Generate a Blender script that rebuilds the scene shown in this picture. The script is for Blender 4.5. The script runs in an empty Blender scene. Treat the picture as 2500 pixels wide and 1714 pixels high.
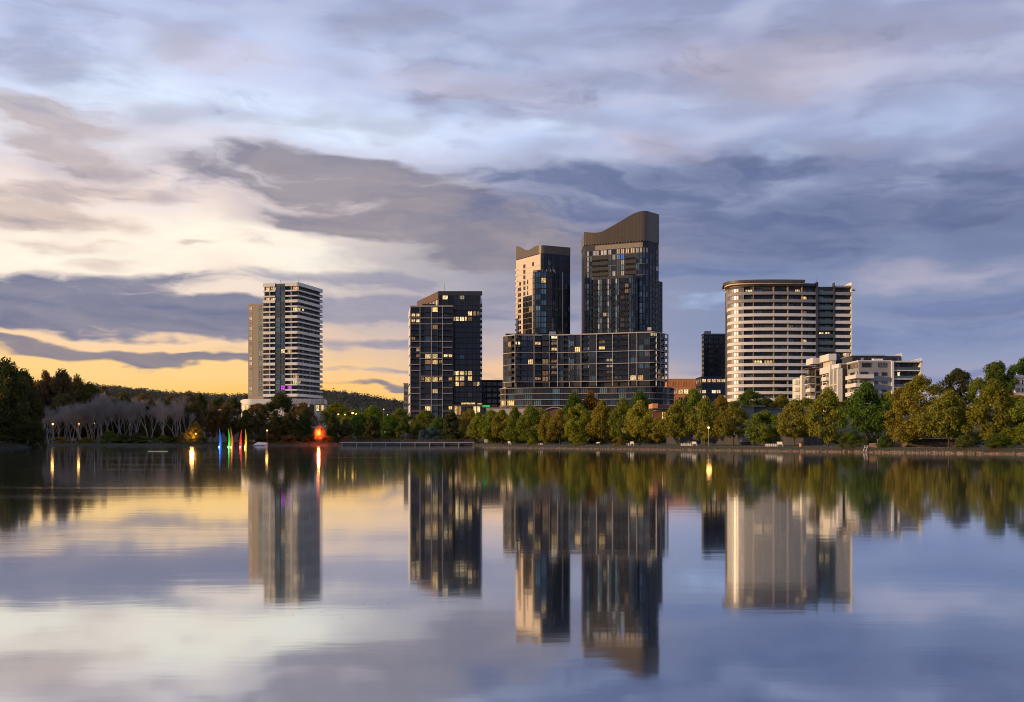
import bpy, math, random
from mathutils import Vector, Matrix

random.seed(7)
scene = bpy.context.scene
COL = scene.collection
F = 2680.0          # focal length of the photograph in its own pixels
CAMH = 2.0          # eye height above the lake
HOR = 1076.0        # row of the true horizon

def WX(px, Y): return (px - 1250.0) / F * Y
def WZ(py, Y): return CAMH + (HOR - py) / F * Y

# ------------------------------------------------------------------ camera
cam_d = bpy.data.cameras.new('camera')
cam = bpy.data.objects.new('camera', cam_d)
COL.objects.link(cam)
cam.location = (0, 0, CAMH)
cam.rotation_euler = (math.radians(90), 0, 0)
cam_d.sensor_width = 36.0
cam_d.lens = 36.0 * F / 2500.0
cam_d.shift_y = (HOR - 857.0) / 2500.0
cam_d.clip_start = 0.5
cam_d.clip_end = 20000.0
scene.camera = cam

# ------------------------------------------------------------------ exposure
scene.view_settings.view_transform = 'Standard'
scene.view_settings.look = 'None'
scene.view_settings.exposure = 0.0
scene.view_settings.gamma = 1.0
scene.view_settings.use_curve_mapping = False
scene.cycles.use_denoising = True
scene.cycles.filter_width = 1.0
scene.cycles.use_adaptive_sampling = True
scene.cycles.adaptive_threshold = 0.015
scene.cycles.max_bounces = 6
scene.cycles.diffuse_bounces = 2
scene.cycles.glossy_bounces = 4
scene.cycles.transmission_bounces = 2
scene.cycles.sample_clamp_indirect = 4.0
scene.cycles.caustics_reflective = False
scene.cycles.caustics_refractive = False

# ------------------------------------------------------------------ sun
SUN_AZ = math.radians(-106.0)     # measured from the viewing direction, positive to the right
SUN_EL = math.radians(8.0)
sd = bpy.data.lights.new('sun', 'SUN')
sun = bpy.data.objects.new('sun', sd)
COL.objects.link(sun)
sd.energy = 3.7
sd.angle = math.radians(0.6)
sd.color = (1.0, 0.62, 0.30)
sv = Vector((math.sin(SUN_AZ) * math.cos(SUN_EL), math.cos(SUN_AZ) * math.cos(SUN_EL), math.sin(SUN_EL)))
sun.rotation_euler = sv.to_track_quat('Z', 'Y').to_euler()

# ------------------------------------------------------------------ sky
def lin(r, g, b):
    f = lambda c: (c / 255.0) / 12.92 if c / 255.0 <= 0.04045 else (((c / 255.0) + 0.055) / 1.055) ** 2.4
    return (f(r), f(g), f(b))

world = bpy.data.worlds.new('World')
scene.world = world
world.use_nodes = True
NT = world.node_tree
NT.nodes.clear()

class S:
    """A node socket with arithmetic."""
    def __init__(self, sock, nt): self.s, self.nt = sock, nt
    def _m(self, op, *o):
        n = self.nt.nodes.new('ShaderNodeMath'); n.operation = op
        for i, v in enumerate((self,) + o):
            if isinstance(v, S): self.nt.links.new(v.s, n.inputs[i])
            else: n.inputs[i].default_value = v
        return S(n.outputs[0], self.nt)
    def __add__(self, o): return self._m('ADD', o)
    def __sub__(self, o): return self._m('SUBTRACT', o)
    def __mul__(self, o): return self._m('MULTIPLY', o)
    def __truediv__(self, o): return self._m('DIVIDE', o)
    def pow(self, o): return self._m('POWER', o)
    def sin(self): return self._m('SINE')
    def asin(self): return self._m('ARCSINE')
    def atan2(self, o): return self._m('ARCTAN2', o)
    def sqrt(self): return self._m('SQRT')
    def max(self, o): return self._m('MAXIMUM', o)
    def min(self, o): return self._m('MINIMUM', o)
    def clamp(self): return self.max(0.0).min(1.0)
    def smooth(self, a, b):
        n = self.nt.nodes.new('ShaderNodeMapRange'); n.interpolation_type = 'SMOOTHSTEP'
        self.nt.links.new(self.s, n.inputs[0])
        n.inputs[1].default_value, n.inputs[2].default_value = a, b
        return S(n.outputs[0], self.nt)

def combine(nt, x, y, z):
    n = nt.nodes.new('ShaderNodeCombineXYZ')
    for i, v in enumerate((x, y, z)):
        if isinstance(v, S): nt.links.new(v.s, n.inputs[i])
        else: n.inputs[i].default_value = v
    return n.outputs[0]

def noise_tex(nt, vec, scale, detail=4, rough=0.55, dist=0.0, dims='3D'):
    n = nt.nodes.new('ShaderNodeTexNoise')
    n.noise_dimensions = dims
    nt.links.new(vec, n.inputs['Vector'])
    n.inputs['Scale'].default_value = scale
    n.inputs['Detail'].default_value = detail
    n.inputs['Roughness'].default_value = rough
    n.inputs['Distortion'].default_value = dist
    return S(n.outputs[0], nt), n.outputs[1]

def mixc(nt, fac, a, b):
    n = nt.nodes.new('ShaderNodeMix'); n.data_type = 'RGBA'
    for i, v in ((0, fac), (6, a), (7, b)):
        if isinstance(v, S): nt.links.new(v.s, n.inputs[i])
        elif isinstance(v, bpy.types.NodeSocket): nt.links.new(v, n.inputs[i])
        elif i == 0: n.inputs[0].default_value = v
        else: n.inputs[i].default_value = (*v, 1.0)
    return n.outputs[2]

def ramp(nt, fac, stops):
    n = nt.nodes.new('ShaderNodeValToRGB')
    nt.links.new(fac.s, n.inputs[0])
    el = n.color_ramp.elements
    while len(el) < len(stops): el.new(0.5)
    for e, (p, c) in zip(el, stops):
        e.position = p; e.color = (*c, 1.0)
    n.color_ramp.interpolation = 'EASE'
    return n.outputs[0]

tc = NT.nodes.new('ShaderNodeTexCoord')
sep = NT.nodes.new('ShaderNodeSeparateXYZ')
NT.links.new(tc.outputs['Generated'], sep.inputs[0])
dx, dy, dz = (S(sep.outputs[i], NT) for i in range(3))
az = dx.atan2(dy)                 # 0 straight ahead over the lake, positive to the right
el = dz.max(-1.0).min(1.0).asin()
K = 2324.0 / 2500.0               # cloud positions below were read off a 2324 px wide view
def AZ(x): return math.atan((x / K - 1250.0) / F)
def EL(x, y): return math.atan((HOR - y / K) / F * math.cos(AZ(x)))

# drifting warp so that cloud edges are ragged and drawn out sideways
wv = combine(NT, az * 3.2 + 3.3, el * 9.0 + 1.7, 0.37)
w1, w1c = noise_tex(NT, wv, 1.7, 4, 0.54, dims='2D')
w2, w2c = noise_tex(NT, combine(NT, az * 9.0, el * 34.0, 1.7), 1.5, 3, 0.5, dims='2D')
sw = NT.nodes.new('ShaderNodeSeparateXYZ'); NT.links.new(w1c, sw.inputs[0])
wx, wy = S(sw.outputs[0], NT) - 0.5, S(sw.outputs[1], NT) - 0.5
azw = az + wx * 0.12 + (w2 - 0.5) * 0.04
elw = el + wy * 0.036 + (w2 - 0.5) * 0.013

pvec = combine(NT, azw, elw, 0.0)
def blob(x, y, rx, ry, rot=0.0):
    """A soft patch of sky: centre and half widths in the 2324 px view, turned by rot degrees."""
    m = NT.nodes.new('ShaderNodeMapping'); m.vector_type = 'TEXTURE'
    NT.links.new(pvec, m.inputs[0])
    m.inputs[1].default_value = (AZ(x), EL(x, y), 0.0)
    m.inputs[2].default_value = (0.0, 0.0, math.radians(rot))
    m.inputs[3].default_value = (rx * 1.5 / K / F, ry * 1.5 / K / F, 1.0)
    g = NT.nodes.new('ShaderNodeTexGradient'); g.gradient_type = 'SPHERICAL'
    NT.links.new(m.outputs[0], g.inputs[0])
    return S(g.outputs[1], NT)

def stops(lst):
    """[(row in the 2324 px view, sRGB)] -> colour ramp over elevation 0 .. 0.5 rad"""
    out = [(max(0.0, math.atan((HOR - y / K) / F) / 0.5), lin(*c)) for y, c in lst]
    return sorted(out)

elp = (elw / 0.5).clamp()
side = dx / (dx * dx + dy * dy).max(1e-6).sqrt() + wx * 0.10
left = ramp(NT, elp, stops([(1000, (255, 180, 86)), (900, (255, 202, 118)), (840, (254, 212, 148)), (770, (247, 213, 180)), (690, (247, 226, 210)),
                            (560, (253, 237, 222)), (470, (243, 224, 216)), (370, (228, 221, 228)), (260, (214, 219, 242)), (140, (202, 209, 238)), (0, (176, 183, 214))]))
mid = ramp(NT, elp, stops([(1000, (252, 188, 104)), (895, (252, 204, 138)), (850, (238, 199, 166)), (800, (204, 184, 184)), (740, (178, 172, 186)), (640, (168, 164, 178)), (520, (164, 158, 170)),
                           (410, (178, 181, 202)), (300, (200, 210, 240)), (170, (186, 193, 222)), (0, (170, 177, 208))]))
right = ramp(NT, elp, stops([(1000, (190, 176, 184)), (870, (176, 170, 190)), (810, (150, 158, 188)), (700, (142, 151, 182)), (540, (120, 131, 166)),
                             (410, (142, 150, 184)), (310, (170, 178, 210)), (190, (178, 176, 200)), (0, (152, 160, 194))]))
skyc = mixc(NT, side.smooth(-0.30, 0.02), left, mid)
skyc = mixc(NT, side.smooth(-0.02, 0.22), skyc, right)
# unseen sky behind the viewer, set blue grey so the window glass reflects darker
skyc = mixc(NT, (dy * -1.0 - side * -0.5).smooth(-0.15, 0.45), skyc, right)

# clear air glows through as the physical sky
nis = NT.nodes.new('ShaderNodeTexSky')
nis.sky_type = 'NISHITA'; nis.sun_disc = False
nis.sun_elevation = SUN_EL; nis.sun_rotation = SUN_AZ
nsc = NT.nodes.new('ShaderNodeMix'); nsc.data_type = 'RGBA'; nsc.blend_type = 'MULTIPLY'
nsc.inputs[0].default_value = 1.0
NT.links.new(nis.outputs[0], nsc.inputs[6]); nsc.inputs[7].default_value = (0.1, 0.1, 0.1, 1)
skyc = mixc(NT, 0.04, skyc, nsc.outputs[2])

w3, _c = noise_tex(NT, combine(NT, az * 4.6 + wx * 1.0, el * 21.0 + az * 1.5 + wy * 1.2, 4.1), 2.3, 5, 0.54, dims='2D')
det = w2 * 0.7 + w3 * 1.7 - 1.2
def layer(base, col, patches, lo, hi, opac, col2=None):
    tot = None
    for p in patches:
        b = blob(*p[:5])
        tot = b if tot is None else tot + b
    m = (tot.min(1.0) * (det * 1.1 + 1.0) + det * 0.26).smooth(lo, hi) * opac
    c2 = col2 or tuple(min(255, v + 24) for v in col)
    return mixc(NT, m, base, mixc(NT, (w3 * 1.7 - 0.35).clamp(), lin(*c2), lin(*col)))
# pale openings first, then the cloud banks in front of them
skyc = layer(skyc, (255, 235, 215), [(640, 560, 230, 56, -8), (150, 580, 240, 36, 0), (480, 540, 200, 36, 0)], 0.05, 0.95, 0.7)
skyc = layer(skyc, (212, 222, 248), [(560, 250, 300, 46, 0), (230, 190, 200, 60, 20), (1230, 285, 120, 34, -12), (880, 300, 190, 34, 0)], 0.05, 0.95, 0.75)
skyc = layer(skyc, (184, 206, 244), [(1570, 235, 95, 34, 0), (1840, 336, 80, 20, -8), (1240, 290, 80, 26, 0), (2120, 260, 140, 32, 8), (1640, 690, 150, 14, 0)], 0.05, 1.0, 0.42)
skyc = layer(skyc, (192, 182, 194), [(1780, 160, 230, 60, 0), (1080, 200, 260, 46, -6), (2150, 620, 240, 26, 0), (1500, 330, 200, 34, 0), (480, 130, 220, 36, 0)], 0.05, 1.0, 0.5)
skyc = layer(skyc, (150, 158, 188), [(50, 60, 220, 110, -25), (1000, 110, 220, 46, 0), (2220, 110, 280, 110, 0), (1330, 110, 180, 46, 10), (1120, 250, 230, 24, -5), (1700, 40, 240, 46, 0), (900, 40, 200, 40, 0), (1400, 200, 240, 26, 0)], 0.05, 0.95, 0.62)
# mottled high cloud over the upper sky
w4, _c = noise_tex(NT, combine(NT, az * 9.0 + wx * 0.4 + 7.0, el * 26.0 + wy * 0.4, 0.0), 1.3, 2, 0.4, dims='2D')
high = elw.smooth(0.13, 0.24)
skyc = mixc(NT, w4.smooth(0.42, 0.80) * high * 0.45, skyc, lin(160, 160, 178))
skyc = mixc(NT, w4.smooth(0.56, 0.22) * high * 0.34, skyc, lin(214, 218, 236))
skyc = layer(skyc, (164, 154, 164), [(150, 290, 130, 44, 0), (230, 366, 130, 26, -8), (60, 430, 170, 22, 6), (300, 452, 190, 20, 4), (60, 250, 90, 30, 0)], 0.05, 0.85, 0.72, (206, 188, 182))
skyc = layer(skyc, (196, 176, 168), [(60, 500, 200, 20, 0), (150, 557, 110, 9, 0), (400, 556, 60, 7, 0), (240, 590, 60, 13, 0), (30, 465, 140, 14, 0)], 0.05, 0.8, 0.7)
skyc = layer(skyc, (134, 132, 150), [(640, 405, 210, 30, -4), (760, 372, 190, 22, -6), (960, 450, 250, 46, -10), (1060, 520, 290, 52, -8), (820, 505, 170, 24, -6), (1290, 585, 250, 40, 0)], 0.02, 0.8, 0.88, (170, 158, 162))
skyc = layer(skyc, (98, 111, 150), [(1680, 545, 340, 62, 0), (1950, 500, 320, 56, 5), (1360, 470, 300, 46, 0), (2250, 420, 270, 50, 0), (1750, 400, 330, 38, 0), (1250, 400, 260, 26, 0)], 0.0, 1.05, 0.85, (138, 144, 174))
skyc = layer(skyc, (110, 124, 164), [(2050, 765, 340, 28, 0), (1560, 620, 240, 20, 0), (2230, 690, 220, 24, 0), (1800, 835, 260, 16, 0), (2250, 845, 180, 13, 0)], 0.05, 0.85, 0.62)
skyc = layer(skyc, (136, 140, 168), [(860, 628, 340, 20, 0), (980, 690, 330, 34, 0), (800, 720, 240, 30, 0), (900, 792, 200, 12, 0), (860, 840, 110, 7, 0)], 0.02, 0.8, 0.78, (176, 168, 178))
skyc = layer(skyc, (104, 114, 148), [(180, 694, 380, 40, 0), (420, 735, 190, 30, 0), (240, 745, 330, 18, 0), (360, 634, 110, 20, 0), (60, 655, 220, 34, 0), (-200, 690, 300, 50, 0), (480, 690, 150, 16, 0)], 0.02, 0.75, 0.92, (150, 148, 164))
skyc = layer(skyc, (118, 122, 148), [(100, 790, 250, 10, -2), (400, 812, 230, 10, 0), (-200, 795, 250, 12, 0), (860, 874, 120, 6, 0)], 0.03, 0.6, 0.9, (160, 148, 152))
gam = NT.nodes.new('ShaderNodeGamma'); gam.inputs[1].default_value = 1.15
tint = NT.nodes.new('ShaderNodeMix'); tint.data_type = 'RGBA'; tint.blend_type = 'MULTIPLY'; tint.inputs[0].default_value = 1.0
NT.links.new(skyc, tint.inputs[6]); tint.inputs[7].default_value = (0.972, 0.99, 0.99, 1)
NT.links.new(tint.outputs[2], gam.inputs[0])
bg = NT.nodes.new('ShaderNodeBackground')
NT.links.new(gam.outputs[0], bg.inputs[0]); bg.inputs[1].default_value = 1.13
wo = NT.nodes.new('ShaderNodeOutputWorld')
NT.links.new(bg.outputs[0], wo.inputs[0])
world.cycles.sampling_method = 'MANUAL'
world.cycles.sample_map_resolution = 512

# ------------------------------------------------------------------ helpers
def tag(o, label=None, cat=None, group=None, kind=None):
    for k, v in (('label', label), ('category', cat), ('group', group), ('kind', kind)):
        if v: o[k] = v
    return o

def thing(name, loc, label, cat, group=None):
    o = bpy.data.objects.new(name, None)
    o.empty_display_size = 0.5
    COL.objects.link(o)
    o.location = loc
    return tag(o, label, cat, group)

def add(name, mesh, parent=None, loc=(0, 0, 0), rot=(0, 0, 0), scale=(1, 1, 1)):
    """Link MESH as an object; LOC is a world position, the parents only ever carry a translation."""
    o = bpy.data.objects.new(name, mesh)
    COL.objects.link(o)
    l = Vector(loc)
    if parent is not None:
        o.parent = parent
        p = parent
        while p is not None:
            l = l - p.location; p = p.parent
    o.location, o.rotation_euler, o.scale = l, rot, scale
    return o

class MB:
    """Collects faces; build() links them as one mesh object in world coordinates."""
    def __init__(self): self.v, self.f, self.m = [], [], []
    def quad(self, a, b, c, d, m=0):
        n = len(self.v); self.v += [a, b, c, d]; self.f.append((n, n + 1, n + 2, n + 3)); self.m.append(m)
    def tri(self, a, b, c, m=0):
        n = len(self.v); self.v += [a, b, c]; self.f.append((n, n + 1, n + 2)); self.m.append(m)
    def box(self, x0, x1, y0, y1, z0, z1, m=0):
        n = len(self.v)
        self.v += [(x0, y0, z0), (x1, y0, z0), (x1, y1, z0), (x0, y1, z0), (x0, y0, z1), (x1, y0, z1), (x1, y1, z1), (x0, y1, z1)]
        for q in ((0, 3, 2, 1), (4, 5, 6, 7), (0, 1, 5, 4), (1, 2, 6, 5), (2, 3, 7, 6), (3, 0, 4, 7)):
            self.f.append(tuple(n + i for i in q)); self.m.append(m)
    def prism(self, poly, z0, z1, m=0):
        """poly: counter-clockwise list of (x, y); z1 a number or one per corner"""
        k = len(poly); n = len(self.v)
        zs = z1 if isinstance(z1, (list, tuple)) else [z1] * k
        self.v += [(x, y, z0) for x, y in poly] + [(x, y, z) for (x, y), z in zip(poly, zs)]
        self.f.append(tuple(n + i for i in reversed(range(k)))); self.m.append(m)
        self.f.append(tuple(n + k + i for i in range(k))); self.m.append(m)
        for i in range(k):
            j = (i + 1) % k
            self.f.append((n + i, n + j, n + k + j, n + k + i)); self.m.append(m)
    def tube(self, pts, rads, sides=6, m=0, cap=True):
        n = len(self.v); k = len(pts)
        P = [Vector(p) for p in pts]
        for i in range(k):
            t = (P[min(i + 1, k - 1)] - P[max(i - 1, 0)]).normalized()
            u = t.cross(Vector((0.31, 0.95, 0.05))).normalized() if abs(t.z) > 0.8 else t.cross(Vector((0, 0, 1))).normalized()
            w = t.cross(u)
            for s in range(sides):
                a = 2 * math.pi * s / sides
                q = P[i] + (u * math.cos(a) + w * math.sin(a)) * rads[i]
                self.v.append(tuple(q))
        for i in range(k - 1):
            for s in range(sides):
                a, b = n + i * sides + s, n + i * sides + (s + 1) % sides
                self.f.append((a, b, b + sides, a + sides)); self.m.append(m)
        if cap:
            self.f.append(tuple(n + (k - 1) * sides + s for s in range(sides))); self.m.append(m)
    def ball(self, c, r, seg=8, rings=5, sz=1.0, m=0):
        n = len(self.v)
        for i in range(rings + 1):
            th = math.pi * i / rings
            for s in range(seg):
                a = 2 * math.pi * s / seg
                self.v.append((c[0] + r * math.sin(th) * math.cos(a), c[1] + r * math.sin(th) * math.sin(a), c[2] + r * sz * math.cos(th)))
        for i in range(rings):
            for s in range(seg):
                a, b = n + i * seg + s, n + i * seg + (s + 1) % seg
                self.f.append((a, a + seg, b + seg, b)); self.m.append(m)
    def mesh(self, name, mats, off=(0, 0, 0), smooth=False):
        me = bpy.data.meshes.new(name)
        ox, oy, oz = off
        me.from_pydata([(x - ox, y - oy, z - oz) for x, y, z in self.v], [], self.f)
        for mt in (mats if isinstance(mats, (list, tuple)) else [mats]): me.materials.append(mt)
        if any(self.m): me.polygons.foreach_set('material_index', self.m)
        if smooth: me.polygons.foreach_set('use_smooth', [True] * len(self.f))
        me.update()
        return me
    def build(self, name, mats, parent=None, smooth=False):
        xs = [v[0] for v in self.v]; ys = [v[1] for v in self.v]; zs = [v[2] for v in self.v]
        c = ((min(xs) + max(xs)) / 2, (min(ys) + max(ys)) / 2, min(zs))
        return add(name, self.mesh(name, mats, c, smooth), parent, c)

# ------------------------------------------------------------------ materials
def material(name, base, rough=0.7, metal=0.0, ior=1.5, spec=0.5, var=0.10, vscale=0.35, emit=None, estr=0.0, bump=0.0, bscale=3.0, objvar=0.0, streak=False):
    m = bpy.data.materials.new(name); m.use_nodes = True
    nt = m.node_tree; b = nt.nodes['Principled BSDF']
    b.inputs['Roughness'].default_value = rough
    b.inputs['Metallic'].default_value = metal
    b.inputs['IOR'].default_value = ior
    b.inputs['Specular IOR Level'].default_value = spec
    col = None
    geo = nt.nodes.new('ShaderNodeNewGeometry')
    if var or objvar:
        vec = geo.outputs['Position']
        if streak:
            mp = nt.nodes.new('ShaderNodeMapping'); nt.links.new(vec, mp.inputs[0]); mp.inputs[3].default_value = (1.6, 1.6, 0.25); vec = mp.outputs[0]
        nz, _c = noise_tex(nt, vec, vscale, 4, 0.6)
        f = (nz - 0.5) * (2.0 * var) + 1.0
        if objvar:
            oi = nt.nodes.new('ShaderNodeObjectInfo')
            f = f * ((S(oi.outputs['Random'], nt) - 0.5) * (2 * objvar) + 1.0)
        mul = nt.nodes.new('ShaderNodeVectorMath'); mul.operation = 'SCALE'
        mul.inputs[0].default_value = base
        nt.links.new(f.s, mul.inputs['Scale'])
        nt.links.new(mul.outputs[0], b.inputs['Base Color'])
    else:
        b.inputs['Base Color'].default_value = (*base, 1)
    if emit:
        b.inputs['Emission Color'].default_value = (*emit, 1)
        b.inputs['Emission Strength'].default_value = estr
        if objvar:
            oi = nt.nodes.new('ShaderNodeObjectInfo')
            nz, _c = noise_tex(nt, geo.outputs['Position'], 1.7, 3, 0.6)
            e = (S(oi.outputs['Random'], nt) * 0.8 + 0.5) * (nz.smooth(0.3, 0.7) * 1.5 + 0.15) * estr
            nt.links.new(e.s, b.inputs['Emission Strength'])
            h = (S(oi.outputs['Random'], nt) * 7.31)._m('FRACT')
            nt.links.new(mixc(nt, h * h, emit, (1.0, 0.80, 0.46)), b.inputs['Emission Color'])
    if bump:
        nz, _c = noise_tex(nt, geo.outputs['Position'], bscale, 4, 0.6)
        bp = nt.nodes.new('ShaderNodeBump'); bp.inputs['Strength'].default_value = bump; bp.inputs['Distance'].default_value = 0.1
        nt.links.new(nz.s, bp.inputs['Height']); nt.links.new(bp.outputs[0], b.inputs['Normal'])
    return m

M = {}
def mk(key, *a, **k): M[key] = material(key, *a, **k)
mk('white_render', (0.76, 0.745, 0.67), 0.7, var=0.17, streak=True)
mk('cream_panel', (0.70, 0.58, 0.44), 0.55, var=0.10, streak=True)
mk('tan_wall', (0.27, 0.225, 0.175), 0.75, var=0.12, streak=True)
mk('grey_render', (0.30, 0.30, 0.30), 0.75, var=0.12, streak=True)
mk('dark_grey', (0.052, 0.056, 0.063), 0.6, var=0.15)
mk('core_dark', (0.017, 0.018, 0.021), 0.6, var=0.2)
mk('core_brown', (0.050, 0.040, 0.036), 0.65, var=0.2)
mk('core_warm', (0.07, 0.064, 0.062), 0.7, var=0.2)
mk('bluegrey_wall', (0.055, 0.075, 0.10), 0.45, var=0.12)
mk('black_panel', (0.010, 0.011, 0.014), 0.25, var=0.2, spec=0.3)
mk('frame_white', (0.46, 0.41, 0.35), 0.5, var=0.08)
mk('frame_dark', (0.03, 0.032, 0.036), 0.4, var=0.1)
mk('crown_metal', (0.120, 0.098, 0.078), 0.45, metal=0.25, var=0.12, vscale=0.2)
mk('brick_orange', (0.72, 0.32, 0.13), 0.8, var=0.12)
mk('brick_dark', (0.20, 0.10, 0.07), 0.8, var=0.15)
mk('roof_grey', (0.16, 0.16, 0.165), 0.7)
mk('roof_brown', (0.14, 0.085, 0.06), 0.7)
mk('steel', (0.42, 0.42, 0.43), 0.4, metal=0.6)
mk('pole_grey', (0.20, 0.20, 0.20), 0.5)
mk('glass_dark', (0.010, 0.013, 0.018), 0.05, ior=1.5, spec=0.5, objvar=0.5)
mk('glass_navy', (0.014, 0.025, 0.048), 0.05, ior=1.5, spec=0.5, objvar=0.5)
mk('glass_blue', (0.045, 0.115, 0.19), 0.07, ior=1.55, spec=0.5, objvar=0.5)
mk('glass_teal', (0.12, 0.25, 0.30), 0.10, ior=1.6, spec=0.6, objvar=0.4)
mk('glass_curtain', (0.13, 0.14, 0.145), 0.12, ior=1.5, objvar=0.4)
mk('glass_pale', (0.50, 0.52, 0.54), 0.15, ior=1.5, objvar=0.2)
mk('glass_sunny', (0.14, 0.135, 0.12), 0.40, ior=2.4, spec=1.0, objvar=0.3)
mk('rail_glass', (0.010, 0.016, 0.024), 0.08, ior=1.5, objvar=0.3)
mk('glass_rail', (0.05, 0.085, 0.09), 0.10, ior=1.6, spec=0.6, objvar=0.3)
mk('glass_lit', (0.25, 0.17, 0.08), 0.25, emit=(1.0, 0.60, 0.20), estr=1.0, objvar=0.5)
mk('glass_dim', (0.20, 0.12, 0.06), 0.25, emit=(1.0, 0.48, 0.18), estr=0.22, objvar=0.5)
mk('glass_violet', (0.1, 0.03, 0.1), 0.25, emit=(0.75, 0.08, 0.95), estr=0.9, var=0)
mk('glass_vivid', (0.02, 0.03, 0.1), 0.25, emit=(0.05, 0.2, 0.95), estr=0.6, var=0)

_unit = {}
def window_mesh(glass, cols=1, rows=1, frame='frame_dark'):
    """A framed window one unit wide and high: outer frame, glazing bars and recessed panes; it faces -y."""
    key = (glass, cols, rows, frame)
    if key in _unit: return _unit[key]
    b = MB(); fw = 0.05; d0, d1 = -0.5, 0.15
    xs = [-0.5 + i / cols for i in range(cols + 1)]; zs = [-0.5 + i / rows for i in range(rows + 1)]
    for i, x in enumerate(xs):
        w = fw if 0 < i < cols else fw
        a = max(-0.5, x - w / (1 if 0 < i < cols else 0.5) / (1.6 if 0 < i < cols else 1)); c = min(0.5, x + w / (1 if 0 < i < cols else 0.5) / (1.6 if 0 < i < cols else 1))
        b.box(a, c, d0, 0.5, -0.5, 0.5, 0)
    for i, z in enumerate(zs):
        a, c = max(-0.5, z - 0.045), min(0.5, z + 0.045)
        for j in range(cols): b.box(xs[j] + 0.03, xs[j + 1] - 0.03, d0 + 0.06, 0.5, a, c, 0)
    b.quad((-0.5, d1, -0.5), (0.5, d1, -0.5), (0.5, d1, 0.5), (-0.5, d1, 0.5), 1)
    me = b.mesh('window', [M[frame], M[glass]])
    _unit[key] = me
    return me

def unit_box(mat):
    if ('box', mat) in _unit: return _unit[('box', mat)]
    b = MB(); b.box(-0.5, 0.5, -0.5, 0.5, -0.5, 0.5)
    _unit[('box', mat)] = b.mesh('block', M[mat])
    return _unit[('box', mat)]

class Path:
    """A facade line walked with the outside on the right hand (left to right as the lake sees it)."""
    def __init__(self, pts):
        self.p = [Vector((x, y)) for x, y in pts]
        self.c = [0.0]
        for a, b in zip(self.p, self.p[1:]): self.c.append(self.c[-1] + (b - a).length)
        self.L = self.c[-1]
    def at(self, s, d=0.0):
        s = min(max(s, 0.0), self.L - 1e-6)
        i = max(k for k in range(len(self.p) - 1) if self.c[k] <= s)
        t = (self.p[i + 1] - self.p[i]).normalized()
        q = self.p[i] + t * (s - self.c[i])
        n = Vector((t.y, -t.x))
        return q + n * d, t, n
    def s_px(self, px):
        """arc length at which the line crosses the sight line through column PX of the photograph"""
        k = (px - 1250.0) / F
        best, bs = 1e9, 0.0
        for a, b, c in zip(self.p, self.p[1:], self.c):
            fa, fb = a.x - k * a.y, b.x - k * b.y
            if fa <= 0 <= fb or fb <= 0 <= fa:
                t = fa / (fa - fb) if fa != fb else 0
                return c + (b - a).length * t
            for q, s in ((a, c), (b, c + (b - a).length)):
                if abs(q.x - k * q.y) < best: best, bs = abs(q.x - k * q.y), s
        return bs
    def sub(self, s0, s1):
        out = [self.at(s0)[0]]
        out += [q for q, c in zip(self.p, self.c) if s0 + 1e-4 < c < s1 - 1e-4]
        return out + [self.at(s1)[0]]
    def off(self, pts, d):
        res = []
        for i, q in enumerate(pts):
            ns = []
            if i > 0:
                t = (q - pts[i - 1]).normalized(); ns.append(Vector((t.y, -t.x)))
            if i < len(pts) - 1:
                t = (pts[i + 1] - q).normalized(); ns.append(Vector((t.y, -t.x)))
            n = sum(ns, Vector((0, 0))) / len(ns)
            n = n / max(n.length_squared, 0.35)
            res.append(q + n * d)
        return res
    def band(self, b, s0, s1, z0, z1, d0, d1, m=0):
        """a solid strip that follows the line between offsets d0 (inner) and d1 (outer)"""
        pts = self.sub(s0, s1)
        o, i = self.off(pts, d1), self.off(pts, d0)
        n = len(b.v); k = len(pts)
        for q, r in zip(o, i): b.v += [(q.x, q.y, z0), (q.x, q.y, z1), (r.x, r.y, z1), (r.x, r.y, z0)]
        for j in range(k - 1):
            a, c = n + 4 * j, n + 4 * j + 4
            for e in range(4):
                g = (e + 1) % 4
                b.f.append((a + e, c + e, c + g, a + g)); b.m.append(m)
        b.f.append((n, n + 1, n + 2, n + 3)); b.m.append(m)
        e = n + 4 * (k - 1)
        b.f.append((e + 3, e + 2, e + 1, e)); b.m.append(m)
    def window(self, parent, s0, s1, z0, z1, d, glass, cols=1, rows=1, frame='frame_dark', depth=0.18, name='window'):
        q, t, n = self.at((s0 + s1) / 2, d)
        ang = math.atan2(t.y, t.x)
        return add(name, window_mesh(glass, cols, rows, frame), parent, (q.x, q.y, (z0 + z1) / 2),
                   (random.uniform(-.004, .004), 0, ang + random.uniform(-.006, .006)), (s1 - s0, depth, z1 - z0))
    def block(self, parent, name, mat, s0, s1, z0, z1, d0, d1):
        q, t, n = self.at((s0 + s1) / 2, (d0 + d1) / 2)
        return add(name, unit_box(mat), parent, (q.x, q.y, (z0 + z1) / 2), (0, 0, math.atan2(t.y, t.x)), (s1 - s0, abs(d1 - d0), z1 - z0))

def fillet(pts, radii, n=6):
    """round the inner corners of a polyline"""
    P = [Vector(p) for p in pts]; out = [tuple(P[0])]
    for i in range(1, len(P) - 1):
        r = radii[i - 1] if isinstance(radii, (list, tuple)) else radii
        if r <= 0: out.append(tuple(P[i])); continue
        a, b = (P[i - 1] - P[i]).normalized(), (P[i + 1] - P[i]).normalized()
        q0, q1 = P[i] + a * r, P[i] + b * r
        for k in range(n + 1):
            t = k / n
            out.append(tuple(q0 * (1 - t) ** 2 + P[i] * 2 * t * (1 - t) + q1 * t * t))
    return out + [tuple(P[-1])]

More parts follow.
